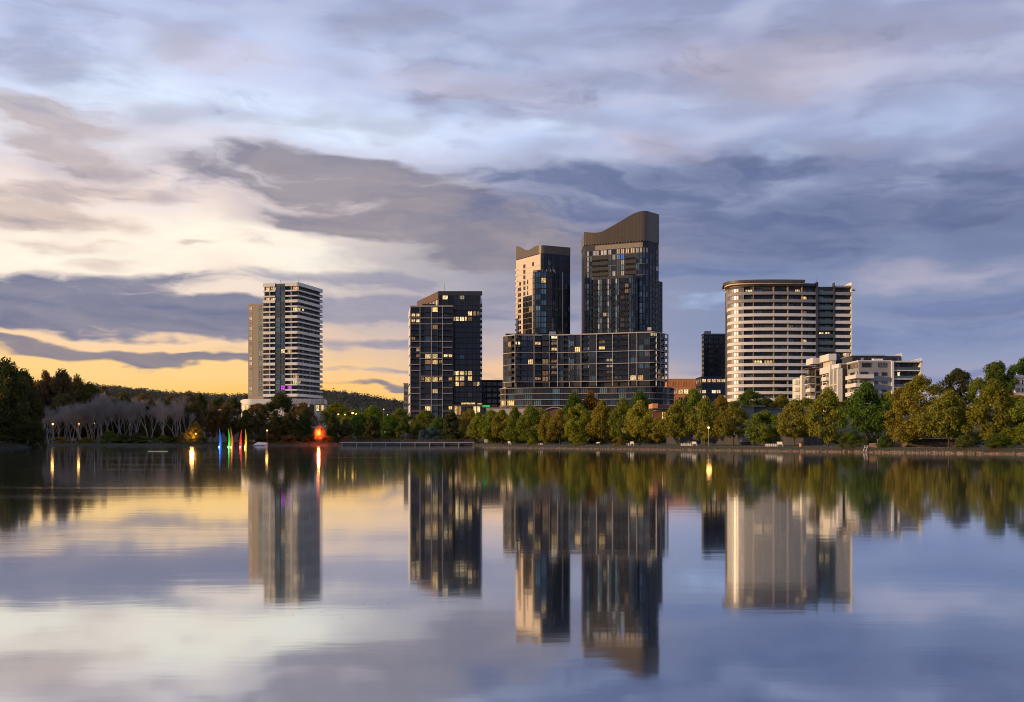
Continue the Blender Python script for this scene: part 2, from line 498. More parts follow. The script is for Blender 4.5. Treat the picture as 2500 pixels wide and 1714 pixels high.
def spline(pts, n=5):
    """Catmull-Rom through the points"""
    P = [Vector(p) for p in pts]; P = [P[0] * 2 - P[1]] + P + [P[-1] * 2 - P[-2]]; out = []
    for a, b, c, d in zip(P, P[1:], P[2:], P[3:]):
        for k in range(n):
            t = k / n
            out.append(tuple((b * 2 + (c - a) * t + (a * 2 - b * 5 + c * 4 - d) * t * t + (b * 3 - a - c * 3 + d) * t ** 3) * 0.5))
    return out + [tuple(P[-2])]

def pts_px(lst): return [(WX(px, Y), Y) for px, Y in lst]
def pick(*pairs):
    r = random.random() * sum(w for _g, w in pairs)
    for g, w in pairs:
        r -= w
        if r <= 0: return g
    return pairs[0][0]
def near_any(px, py, lst, rx=6, ry=6):
    return any(abs(px - a) <= rx and abs(py - b) <= ry for a, b in lst)
def proj(q, z): return 1250 + q.x / q.y * F, HOR - (z - CAMH) / q.y * F
def mast(parent, px, Y, py0, py1, r=0.12):
    b = MB(); x = WX(px, Y)
    b.tube([(x, Y, WZ(py1, Y)), (x, Y, WZ(py0, Y))], [r, r * 0.6], 5)
    return b.build('mast', M['pole_grey'], parent)

# ------------------------------------------------------------------ the setting: lake, ground, banks
import numpy as np

SHORE = [(-1500, -420), (-440, -140), (-335, 20), (-300, 180), (-280, 330), (-262, 420), (-245, 438), (-190, 441), (-128, 440), (-100, 446), (-70, 443),
         (-40, 442), (-16, 440), (-11, 420), (-8, 315), (75, 162), (150, 24), (420, -160), (1500, -420)]
def shore_y(X):
    for (x0, y0), (x1, y1) in zip(SHORE, SHORE[1:]):
        if x0 <= X <= x1: return y0 + (y1 - y0) * (X - x0) / (x1 - x0)
    return -420
def sm(t):
    t = min(max(t, 0.0), 1.0); return t * t * (3 - 2 * t)
RIDGE = [(-900, 40), (0, 58), (150, 56), (300, 50), (420, 44), (530, 41), (600, 41), (700, 46), (790, 47), (880, 42), (990, 31), (1230, 16), (1700, 4), (3500, 4)]
def ridge_h(px):
    for (a, za), (b, zb) in zip(RIDGE, RIDGE[1:]):
        if a <= px <= b: return za + (zb - za) * (px - a) / (b - a)
    return 4.0
def on_point(X, Y):
    """0 on the open water, 1 well inside the wooded point that reaches out from the shore"""
    c = 322.0 + 3.0 * math.sin(X * 0.09)
    w = 15.0 * math.sqrt(max(0.0, min(1.0, (-140.0 - X) / 26.0)))
    return max(0.0, 1.0 - abs(Y - c) / w) if w > 0.1 else 0.0
def ground_z(X, Y):
    d = Y - shore_y(X)
    if d < 0 and -300 < X < -139: return -0.5 + 2.2 * sm(on_point(X, Y) * 2.5)
    z = 0.85 + 9.0 * sm((d - 18) / 190)
    z += 30.0 * sm((-X - 225) / 80) * sm((d - 12) / 120) * (1.0 - sm((Y - 470) / 200))  # hill beyond the view, raised to shade the dark end of the shore
    if Y > 650:
        r = ridge_h(1250 + X / Y * F)
        z += r * sm((Y - 760) / 640) * (1.0 - 0.35 * sm((Y - 1500) / 900))
    return z

def ground_material(name, a, b, c, scale=0.25):
    m = bpy.data.materials.new(name); m.use_nodes = True
    nt = m.node_tree; bs = nt.nodes['Principled BSDF']; bs.inputs['Roughness'].default_value = 0.95
    g = nt.nodes.new('ShaderNodeNewGeometry')
    n1, _ = noise_tex(nt, g.outputs['Position'], scale, 5, 0.6)
    n2, _ = noise_tex(nt, g.outputs['Position'], scale * 9, 4, 0.65)
    col = mixc(nt, n1.smooth(0.35, 0.65), a, b)
    col = mixc(nt, n2.smooth(0.45, 0.8) * 0.6, col, c)
    nt.links.new(col, bs.inputs['Base Color'])
    bp = nt.nodes.new('ShaderNodeBump'); bp.inputs['Strength'].default_value = 0.6; bp.inputs['Distance'].default_value = 0.15
    nt.links.new(n2.s, bp.inputs['Height']); nt.links.new(bp.outputs[0], bs.inputs['Normal'])
    return m
M['ground'] = ground_material('ground', (0.032, 0.038, 0.013), (0.050, 0.040, 0.020), (0.02, 0.022, 0.009))
M['path'] = ground_material('path', (0.33, 0.21, 0.13), (0.26, 0.17, 0.105), (0.20, 0.13, 0.08), 0.6)
M['lawn'] = ground_material('lawn', (0.055, 0.10, 0.02), (0.075, 0.11, 0.03), (0.04, 0.06, 0.015), 0.5)
M['bank'] = ground_material('bank', (0.16, 0.10, 0.07), (0.22, 0.14, 0.10), (0.07, 0.05, 0.035), 1.4)

def water_material():
    m = bpy.data.materials.new('water'); m.use_nodes = True
    nt = m.node_tree; nt.nodes.clear()
    out = nt.nodes.new('ShaderNodeOutputMaterial')
    b = nt.nodes.new('ShaderNodeBsdfPrincipled')
    b.inputs['Base Color'].default_value = (0.75, 0.84, 0.93, 1)
    b.inputs['Metallic'].default_value = 1.0
    d = nt.nodes.new('ShaderNodeBsdfDiffuse'); d.inputs['Color'].default_value = (0.012, 0.018, 0.018, 1)
    lw = nt.nodes.new('ShaderNodeFresnel'); lw.inputs['IOR'].default_value = 1.9
    mix = nt.nodes.new('ShaderNodeMixShader')
    g = nt.nodes.new('ShaderNodeNewGeometry')
    mp = nt.nodes.new('ShaderNodeMapping'); mp.inputs[3].default_value = (0.35, 1.0, 1.0)
    nt.links.new(g.outputs['Position'], mp.inputs[0])
    n1, _ = noise_tex(nt, mp.outputs[0], 1.3, 3, 0.5, dims='2D')
    # lanes of ruffled water drawn out across the lake
    mp2 = nt.nodes.new('ShaderNodeMapping'); mp2.inputs[3].default_value = (0.012, 0.11, 1.0)
    nt.links.new(g.outputs['Position'], mp2.inputs[0])
    n2, _ = noise_tex(nt, mp2.outputs[0], 1.0, 3, 0.55, dims='2D')
    lanes = n2.smooth(0.60, 0.74)
    bp = nt.nodes.new('ShaderNodeBump'); bp.inputs['Distance'].default_value = 0.05
    st = lanes * 0.030 + 0.022
    nt.links.new(st.s, bp.inputs['Strength'])
    nt.links.new(n1.s, bp.inputs['Height'])
    r = lanes * 0.03 + 0.050
    nt.links.new(r.s, b.inputs['Roughness'])
    nt.links.new(bp.outputs[0], b.inputs['Normal'])
    fac = (S(lw.outputs[0], nt) * 0.5 + 0.64).min(0.98)
    nt.links.new(fac.s, mix.inputs[0]); nt.links.new(d.outputs[0], mix.inputs[1]); nt.links.new(b.outputs[0], mix.inputs[2])
    nt.links.new(mix.outputs[0], out.inputs[0])
    return m
M['water'] = water_material()

b = MB(); b.quad((-1500, -450, 0), (1500, -450, 0), (1500, 500, 0), (-1500, 500, 0))
tag(b.build('water', M['water']), 'calm grey blue lake mirroring the sky and towers', kind='structure')

def build_ground():
    X0 = sorted(set([x for x, _y in SHORE] + list(range(-1500, -300, 100)) + list(range(-300, 160, 12)) + list(range(160, 1501, 90)) + [-141, -137.5, -134, -13.5, -9.5]))
    D = [-3.0, 0.0, 1.5, 4, 8, 14, 22, 32, 45, 60, 80, 105, 135, 170, 210, 260, 330, 420, 520, 650, 800, 950, 1100, 1250, 1400, 1600, 1900, 2400, 3200, 5000]
    b = MB(); n = len(X0)
    for d in D:
        for x in X0:
            y = shore_y(x) + d
            if d < 0: z = -1.0
            else:
                z = ground_z(x, y) + (0 if d < 3 else 0.12 * math.sin(x * 1.3 + y * 0.7) * min(1, d / 20))
            b.v.append((x, y, z))
    for r in range(len(D) - 1):
        for c in range(n - 1):
            a = r * n + c
            b.f.append((a, a + 1, a + n + 1, a + n)); b.m.append(0)
    tag(b.build('ground', M['ground'], smooth=True), 'grassy ground rising from the lake to the wooded hills', kind='structure')
build_ground()
def build_point():
    b = MB(); xs = [-300 + 4.0 * i for i in range(41)]; ys = [303 + 2.0 * j for j in range(21)]
    for y in ys:
        for x in xs: b.v.append((x, y, ground_z(x, y) if shore_y(x) > y else 1.6))
    n = len(xs)
    for r in range(len(ys) - 1):
        for c in range(n - 1):
            a = r * n + c; b.f.append((a, a + 1, a + n + 1, a + n)); b.m.append(0)
    tag(b.build('headland_ground', M['ground'], smooth=True), 'low dark ground of the wooded point', kind='structure')
build_point()

# promenade along the stone bank, from the bay mouth to the frame edge and on
PA, PB = Vector((-8.0, 315.0)), Vector((95.0, 125.1))
PT = (PB - PA).normalized(); PN = Vector((-PT.y, PT.x)) * -1.0     # PN points to the lake
if PN.y > 0: PN = -PN
PL = (PB - PA).length
def prom(s, back, z=0.0):
    q = PA + PT * s - PN * back
    return (q.x, q.y, z)
def prom_px(px, back):
    """(s) on the promenade line set BACK metres behind the edge that lies on photo column px"""
    k = (px - 1250.0) / F
    a, c = PA - PN * back, PB - PN * back
    fa, fc = a.x - k * a.y, c.x - k * c.y
    return PL * fa / (fa - fc)
b = MB()
for i in range(40):
    s0, s1 = PL * i / 40, PL * (i + 1) / 40
    b.quad(prom(s0, 0.4, 0.875), prom(s1, 0.4, 0.875), prom(s1, 4.2, 0.885), prom(s0, 4.2, 0.885))
tag(b.build('path', M['path']), 'orange gravel promenade on top of the stone bank', kind='structure')
b = MB()
for i in range(40):
    s0, s1 = PL * i / 40, PL * (i + 1) / 40
    b.quad(prom(s0, 0.5, 0.82), prom(s1, 0.5, 0.82), prom(s1, -1.1, -0.35), prom(s0, -1.1, -0.35))
    b.quad(prom(s0, 0.5, 0.82), prom(s0, 0.5, 0.3), prom(s1, 0.5, 0.3), prom(s1, 0.5, 0.82))
bank = tag(b.build('stone_bank', M['bank']), 'low sloping bank of reddish stones along the promenade', 'stone bank')
def rock_field():
    rnd = random.Random(5); b = MB()
    for _i in range(7500):
        s = rnd.uniform(0, PL); t = rnd.random()
        back = 0.45 - 1.5 * t; z = 0.80 - 1.05 * t
        cx, cy, _z = prom(s, back); r = rnd.uniform(0.08, 0.19)
        n = len(b.v)
        for dx_, dy_, dz_ in ((-1, -1, -1), (1, -1, -1), (1, 1, -1), (-1, 1, -1), (-1, -1, 1), (1, -1, 1), (1, 1, 1), (-1, 1, 1)):
            k = 0.62 if dz_ > 0 else 1.0
            b.v.append((cx + dx_ * r * k * rnd.uniform(.7, 1.2), cy + dy_ * r * k * rnd.uniform(.7, 1.2), z + dz_ * r * 0.7 * rnd.uniform(.7, 1.2)))
        mi = rnd.choice((0, 0, 1, 2))
        for q in ((4, 5, 6, 7), (0, 1, 5, 4), (1, 2, 6, 5), (2, 3, 7, 6), (3, 0, 4, 7)):
            b.f.append(tuple(n + i for i in q)); b.m.append(mi)
    o = b.build('stones', [M['stone_a'], M['stone_b'], M['stone_c']], bank)
    o['kind'] = 'stuff'
mk('stone_a', (0.26, 0.18, 0.12), 0.85, var=0.25, vscale=2.0)
mk('stone_b', (0.32, 0.235, 0.165), 0.85, var=0.25, vscale=2.0)
mk('stone_c', (0.20, 0.135, 0.105), 0.85, var=0.25, vscale=2.0)
rock_field()
# lawn under the bare trees and behind the boardwalk
def patch(name, mat, quads, label, dz=0.06):
    b = MB()
    for (x0, x1, d0, d1) in quads:
        nx, ny = 12, 4
        for i in range(nx):
            for j in range(ny):
                c = []
                for u, v in ((i, j), (i + 1, j), (i + 1, j + 1), (i, j + 1)):
                    x = x0 + (x1 - x0) * u / nx; y = shore_y(x) + d0 + (d1 - d0) * v / ny
                    c.append((x, y, ground_z(x, y) + dz + 0.02))
                b.quad(*c)
    tag(b.build(name, M[mat]), label, kind='structure')
patch('lawn', 'lawn', [(-135, -112, 3, 22), (-112, -96, 6, 16)], 'short green lawn under the bare white trees')

# ------------------------------------------------------------------ buildings
def building(name, px, Y, label, cat='building', group=None):
    x = WX(px, Y)
    return thing(name, (x, Y, ground_z(x, Y)), label, cat, group)
def solid(parent, name, mat, poly, z0, z1):
    b = MB(); b.prism(poly, z0, z1); return b.build(name, M[mat], parent)
def back_of(path_pts, dx, dy):
    """close a facade line with a copy of its ends moved back"""
    return [tuple(p) for p in path_pts] + [(path_pts[-1][0] + dx, path_pts[-1][1] + dy), (path_pts[0][0] + dx, path_pts[0][1] + dy)]
def bandobj(parent, path, name, mat, s0, s1, z0, z1, d0, d1):
    b = MB(); path.band(b, s0, s1, z0, z1, d0, d1); return b.build(name, M[mat], parent)

# ---- tower with white balcony bands
def white_band_tower():
    t = building('banded_tower', 715, 660, 'tall apartment tower with white balcony bands and blue glass strip, far across the lake')
    Lp, Cp, Rp = (WX(642, 654), 654), (WX(730, 649), 649), (WX(788, 680), 680)
    path = Path(fillet([Lp, Cp, Rp], 1.8))
    ZY = lambda zy, Y=650: WZ(660 + zy / 4.685, Y)
    bx, by = Rp[0] - Cp[0], Rp[1] - Cp[1]
    s671, s696, s728 = path.s_px(671.3), path.s_px(696.2), path.s_px(727)
    ztop = ZY(138)
    inn = path.off(path.p, -2.0)
    ip = [(q.x, q.y) for q in inn]
    core_poly = ip + [(ip[0][0] + bx, ip[0][1] + by)]
    solid(t, 'core', 'core_brown', core_poly, 8, ztop - 0.4)
    roofpts = [(q.x, q.y) for q in path.off(path.p, -0.3)]
    solid(t, 'roof', 'roof_grey', roofpts + [(roofpts[0][0] + bx, roofpts[0][1] + by)], ztop - 0.9, ztop - 0.5)
    # parapet, two lengths either side of the glass strip
    for a, c in ((0, s671), (s696, path.L)):
        bandobj(t, path, 'parapet', 'white_render', a, c, ZY(178), ztop, -2.2, 0.0)
    # blue glass strip
    b = MB(); path.band(b, s671 + 0.05, s696 - 0.05, ZY(1440), ZY(146), -2.2, -0.5); b.build('glass_strip_wall', M['bluegrey_wall'], t)
    levels = [230 + 59.85 * k for k in range(21)]
    zs = [ZY(v) for v in levels]
    zs_top = [ZY(178)] + zs
    lit = [(654, 702), (668, 702), (722, 702), (654, 728), (667, 728), (722, 754), (737, 753), (744, 754), (703, 857), (722, 920), (722, 933), (738, 933)]
    for k, z in enumerate(zs):
        thick = k % 3 == 2
        h0, h1 = (0.85, 0.80) if thick else (0.42, 0.36)
        for a, c in ((0, s671), (s696, path.L)):
            bandobj(t, path, 'balcony_band', 'white_render', a, c, z - h0, z + h1, -2.2, 0.0)
        # dark rail along the receding side
        bandobj(t, path, 'balcony_rail', 'black_panel', s728 + 2.2, path.L - 0.2, z + h1 + 0.02, z + 0.95, -0.30, -0.14)
    for k in range(21):
        zc = zs_top[k] if k == 0 else zs[k - 1] + 0.45
        if k == 0: zc = zs[0] + 3.1 - 0.1
        z1 = (ZY(178) if k == 0 else zs[k - 1] - 0.45) - 0.12
        z0 = zs[k] + 0.45
        for a, c, n in ((645, 656, 2), (658, 670.5, 3), (698, 709, 3), (711.5, 727, 4)):
            sa, sc = path.s_px(a), path.s_px(c)
            q, _t, _n = path.at((sa + sc) / 2); X, Yp = proj(q, (z0 + z1) / 2)
            g = 'glass_lit' if near_any(X, Yp, lit, 7, 6) else pick(('glass_dark', 4), ('glass_navy', 3), ('glass_curtain', 2.4), ('glass_blue', 0.6))
            if near_any(X, Yp, [(703, 948)], 6, 6): g = 'glass_violet'
            path.window(t, sa, sc, z0, z1, -1.95, g, n)
        for a, c in ((671.8, 683.2), (684.4, 695.6)):
            sa, sc = path.s_px(a), path.s_px(c)
            q, _t, _n = path.at((sa + sc) / 2); X, Yp = proj(q, (z0 + z1) / 2)
            g = pick(('glass_teal', 3), ('glass_blue', 2.2), ('glass_curtain', 1.6), ('bluegrey_wall', 1.6)) if k < 9 else pick(('glass_blue', 2), ('bluegrey_wall', 4), ('glass_teal', 1.4))
            if near_any(X, Yp, [(690, 857)], 6, 6): g = 'glass_lit'
            if near_any(X, Yp, [(690, 948)], 6, 6): g = 'glass_violet'
            path.window(t, sa, sc, z0 - 0.35, z1 + 0.2, -0.42, g, 2, 2)
        n = 6
        for i in range(n):
            sa = s728 + 3.2 + (path.L - s728 - 4.4) * i / n; sc = sa + (path.L - s728 - 4.4) / n - 1.7
            q, _t, _n = path.at((sa + sc) / 2); X, Yp = proj(q, (z0 + z1) / 2)
            g = 'glass_lit' if near_any(X, Yp, lit, 4, 5) else pick(('glass_dark', 3), ('glass_navy', 3), ('glass_curtain', 1.6), ('glass_pale', 0.25))
            path.window(t, sa, sc, z0 + 0.2, z1, -1.95, g, 2)
    for px in (657, 710):
        s = path.s_px(px)
        path.block(t, 'fin', 'white_render', s - 0.12, s + 0.12, zs[20], ZY(178), -2.0, -0.25)
    # lower tan block behind
    p2 = Path(pts_px([(606, 672), (643.5, 667)]))
    zt2 = WZ(741, 668)
    sb = solid(t, 'side_block', 'tan_wall', [tuple(p2.p[0]), tuple(p2.p[1]), (p2.p[1].x + 6, p2.p[1].y + 18), (p2.p[0].x + 6, p2.p[0].y + 18)], 8, zt2)
    for k in range(18):
        zy = 430 + 57.6 * k
        z = WZ(660 + zy / 4.685, 669)
        p2.window(sb, p2.s_px(608.6), p2.s_px(615.4), z - 0.95, z + 0.95, 0.05, pick(('glass_pale', 2), ('glass_curtain', 3), ('glass_dark', 1)), 2, 1, 'white_render', 0.25)
        p2.window(sb, p2.s_px(630.6), p2.s_px(642.2), z - 1.45, z + 1.35, 0.06, pick(('glass_blue', 3), ('glass_teal', 2), ('glass_curtain', 1)), 2, 2, 'bluegrey_wall', 0.25)
    # podium
    pp = Path(fillet(pts_px([(589, 668), (594, 648), (604, 641), (780, 638), (796, 652), (797, 690)]), [2, 3, 8, 6]))
    zp0, zp1 = WZ(994, 640), WZ(974, 640)
    pod = solid(t, 'podium', 'white_render', [(q.x, q.y) for q in pp.p] + [(pp.p[0].x, 700)], 6, zp1 - 2.0)
    bandobj(t, pp, 'podium_band', 'white_render', 0, pp.L, zp1 - 2.9, zp1, -1.2, 0.5)
    for a in range(600, 792, 12):
        if a in (660, 672, 684): continue
        pp.window(pod, pp.s_px(a + 1), pp.s_px(a + 11), WZ(1004, 640), WZ(988, 640), 0.08, pick(('glass_lit', 3), ('glass_dim', 1), ('glass_dark', 2)), 3)
    for i in range(34):
        s = pp.s_px(700) + i * 0.72
        if s < pp.L - 12: pp.block(pod, 'podium_fin', 'frame_white', s, s + 0.16, zp1 - 3.0, zp1 - 0.1, 0.5, 0.72)
    mast(t, 685, 655, 683, 690); mast(t, 728.5, 655, 676, 690, 0.07); mast(t, 752, 668, 692, 700)
white_band_tower()

# ---- dark tower with the pale frame grid
def grid_tower():
    t = building('dark_grid_tower', 1090, 612, 'black apartment tower with pale frame grid and stubby balconies, beside the far wooded hill')
    o = lambda x: 970 + x / 4.83
    ZY = lambda zy, Y=598: WZ(690 + zy / 4.83, Y)
    front = Path(pts_px([(998, 622), (1001.5, 598), (1106, 598)]))
    fx = front.p
    solid(t, 'lower_block', 'core_dark', [(fx[0].x + .35, fx[0].y), (fx[1].x + .35, fx[1].y + 1.9), (fx[2].x, fx[2].y + 1.9), (fx[2].x, 640), (fx[0].x + .35, 640)], 6, ZY(285))
    for u, v in ((268 + 135 * .38, 403), (403, 403 + 130 * .62)):
        bandobj(t, front, 'bay_wall', 'core_dark', front.s_px(o(u)), front.s_px(o(v)), 6, ZY(286), -2.0, -0.36)
    for u in (152, 268, 533, 652):
        s = max(front.s_px(o(u)), front.s_px(1001.6)); front.block(t, 'side_wall', 'dark_grey', s + 0.02, s + 0.2, 6, ZY(286), -1.9, -0.3)
    lit = [(o(x), 690 + y / 4.83) for x, y in ((200, 375), (245, 375), (200, 450), (245, 450), (445, 318), (225, 790), (370, 860), (435, 862), (585, 862), (625, 860), (424, 945), (360, 1140), (440, 1140), (497, 1135), (600, 1132), (450, 1275), (350, 1470), (600, 1470))]
    dim = [(o(x), 690 + y / 4.83) for x, y in ((447, 528), (250, 850), (505, 940), (165, 655), (300, 1135), (390, 940))]
    bays = [(150, 268), (268, 403), (403, 533), (533, 655)]
    ys = [283 + 68.6 * k for k in range(20)]
    for k in range(19):
        z1, z0 = ZY(ys[k] + 8), ZY(ys[k + 1] - 3)
        for bi, (a, c) in enumerate(bays):
            w = c - a
            a = max(a, 153)
            cells = ([(a + 8, a + w * .5), (a + w * .54, c - 6)] if bi in (0, 3) else [(a + 6, a + w * .36), (a + w * .40, c - 5)] if bi == 1 else [(a + 6, a + w * .60), (a + w * .64, c - 6)])
            for ci, (u, v) in enumerate(cells):
                sa, sc = front.s_px(o(u)), front.s_px(o(v))
                q, _t, _n = front.at((sa + sc) / 2); X, Yp = proj(q, (z0 + z1) / 2)
                wide = (bi == 1 and ci == 1) or (bi == 2 and ci == 0)
                g = pick(('glass_navy', 4), ('glass_blue', 1.2), ('glass_dark', 1)) if wide else pick(('glass_dark', 5), ('glass_navy', 2), ('glass_curtain', .3))
                if near_any(X, Yp, lit, 6, 6.5): g = 'glass_lit'
                elif near_any(X, Yp, dim, 7, 6.5): g = 'glass_dim'
                front.window(t, sa, sc, z0 + (0.1 if wide else 0.75), z1, -0.30 if wide else -1.85, g, 3 if wide else 2, 1)
        front.block(t, 'floor_slab', 'core_dark', front.s_px(1001.6) + 0.05, front.L - 0.05, z0 - 0.30, z0 - 0.02, -1.9, -0.36)
        for bi, (u, v) in enumerate(((155, 266), (270, 268 + 135 * .37), (403 + 130 * .63, 531), (535, 652))):
            front.block(t, 'balcony_rail', 'rail_glass', front.s_px(o(u)), front.s_px(o(v)), z0 - 0.01, z0 + 0.95, -0.42, -0.36)
    s0 = front.s_px(1001.6)
    for x in (150, 268, 403, 533):
        s = front.s_px(o(x)) if x > 150 else s0 + 0.25
        front.block(t, 'frame_post', 'frame_white', s - 0.14, s + 0.14, 8, ZY(280), -0.3, 0.22)
    rows = [(275, (0, 1, 2, 3)), (417, (0, 1, 2, 3)), (487, (0, 1, 2, 3)), (692, (0, 1, 2, 3)), (762, (0, 3)), (830, (1, 2)), (897, (1, 2)), (967, (0, 3)), (1035, (0, 3)), (1103, (1, 2)),
            (1170, (1, 2)), (1242, (0, 3)), (1310, (0, 3)), (1378, (1, 2)), (1445, (1, 2)), (1515, (0, 3))]
    for y, which in rows:
        for bi in which:
            a, c = bays[bi]
            front.block(t, 'frame_rail', 'frame_white', max(front.s_px(o(a)), s0) + 0.24, front.s_px(o(c)) - 0.24, ZY(y) - 0.15, ZY(y) + 0.15, -0.3, 0.18)
    b = MB(); b.prism([(fx[1].x - .1, fx[1].y - .15), (fx[2].x, fx[2].y - .15), (fx[2].x, fx[2].y + .6), (fx[1].x - .1, fx[1].y + .6)], ZY(283), ZY(270)); b.build('lower_parapet', M['frame_white'], t)
    side = Path([tuple(fx[0]), tuple(fx[1])])
    for k in range(12):
        side.block(t, 'side_panel', 'white_render', 1.0, side.L - 1.0, 12 + k * 5.3, 12 + k * 5.3 + 4.4, 0.0, 0.2)
    # taller black block behind
    tall = Path(pts_px([(1019, 651), (1071, 606), (1173, 606)]))
    tp = tall.p; zt = WZ(711, 606)
    solid(t, 'tall_block', 'black_panel', [tuple(tp[0]), tuple(tp[1]), tuple(tp[2]), (tp[2].x, 640), (tp[0].x + 4, 652)], 6, zt - 0.9)
    sc = tall.s_px(1071.01)
    bandobj(t, tall, 'tall_parapet', 'roof_brown', 0.0, sc - 0.02, zt - 4.2, zt, -0.6, 0.25)
    bandobj(t, tall, 'tall_parapet', 'frame_dark', sc + 0.02, tall.L + 0, zt - 2.4, zt + 0.02, -0.6, 0.30)
    tall.block(t, 'tall_parapet', 'frame_dark', tall.L - 0.3, tall.L + 1.6, zt - 2.0, zt, -3.0, 0.3)
    for i in range(7):
        a = sc - 2 - i * (sc - 3) / 7
        tall.window(t, a - 3.6, a, zt - 8.2, zt - 4.5, 0.1, 'glass_lit' if i < 4 else 'glass_pale', 2, 1, 'frame_white')
    TZ = lambda zy: WZ(690 + zy / 4.83, 606)
    lit2 = [(o(x), 690 + y / 4.83) for x, y in ((565, 170), (855, 368), (705, 430), (757, 430), (807, 428), (663, 428), (705, 1062), (757, 1062), (855, 1068), (807, 1062), (705, 1130), (757, 1130), (855, 1130), (705, 1195), (940, 1197))]
    dim2 = [(o(x), 690 + y / 4.83) for x, y in ((745, 175), (937, 375), (855, 430), (663, 1065), (735, 1200), (915, 1197))]
    for k in range(20):
        zc = 172 + 63.9 * k
        z0, z1 = TZ(zc + 27), TZ(zc - 26)
        for (u, v) in ((528, 600), (656, 680), (684, 726), (731, 795), (800, 820), (828, 886), (893, 928), (934, 972)):
            if u == 528 and k > 1: continue
            sa, se = tall.s_px(o(u)), tall.s_px(o(v))
            q, _t, _n = tall.at((sa + se) / 2); X, Yp = proj(q, (z0 + z1) / 2)
            g = 'glass_lit' if near_any(X, Yp, lit2, 6, 6) else 'glass_dim' if near_any(X, Yp, dim2, 6, 6) else pick(('glass_dark', 5), ('glass_navy', 2), ('glass_blue', .25))
            tall.window(t, sa, se, z0, z1, 0.06, g, 2 if v - u > 35 else 1)
        if 0 < k < 18:
            tall.block(t, 'balcony', 'core_dark', tall.L + 0.02, tall.L + 1.75, TZ(zc + 42), TZ(zc + 42) + 1.35, -3.4, 0.1)
    b = MB(); b.box(WX(1031, 606), WX(1063, 606), 606, 612, ZY(285), ZY(228)); b.build('plant_room', M['core_dark'], t)
    b = MB(); b.box(WX(1002, 600), WX(1060, 600), 602, 618, ZY(285) + .01, ZY(268)); b.build('roof_slab', M['roof_grey'], t)
    # podium terrace with planting lights
    b = MB(); b.box(WX(1106.5, 585), WX(1214, 585), 586, 605, 6, WZ(988, 585)); po = b.build('podium', M['core_warm'], t)
    b = MB()
    b.box(WX(1126, 585), WX(1160, 585), 585.4, 585.9, WZ(987, 585), WZ(983, 585)); b.build('terrace_light', M['glass_lit'], po)
    b = MB()
    b.box(WX(1165, 585), WX(1177, 585), 585.4, 585.9, WZ(987, 585), WZ(984, 585)); b.build('terrace_light', M['glass_lit'], po)
    b = MB(); b.box(WX(1178, 585), WX(1196, 585), 585.3, 585.9, WZ(994, 585), WZ(989, 585)); b.build('green_light', M['green_glow'], t)
    for i in range(11):
        px = 1110 + i * 9.2
        b = MB(); b.box(WX(px, 585), WX(px + 6.6, 585), 585.6, 586.0, WZ(1012, 585), WZ(992, 585)); b.build('podium_window', M[pick(('glass_dark', 3), ('glass_dim', 1), ('glass_lit', .7))], po)
    mast(t, 1085.5, 612, 690, 711, 0.1); mast(t, 1040, 612, 716, 722)
mk('green_glow', (0.02, 0.2, 0.03), 0.5, emit=(0.05, 0.8, 0.12), estr=0.5, var=0)
grid_tower()

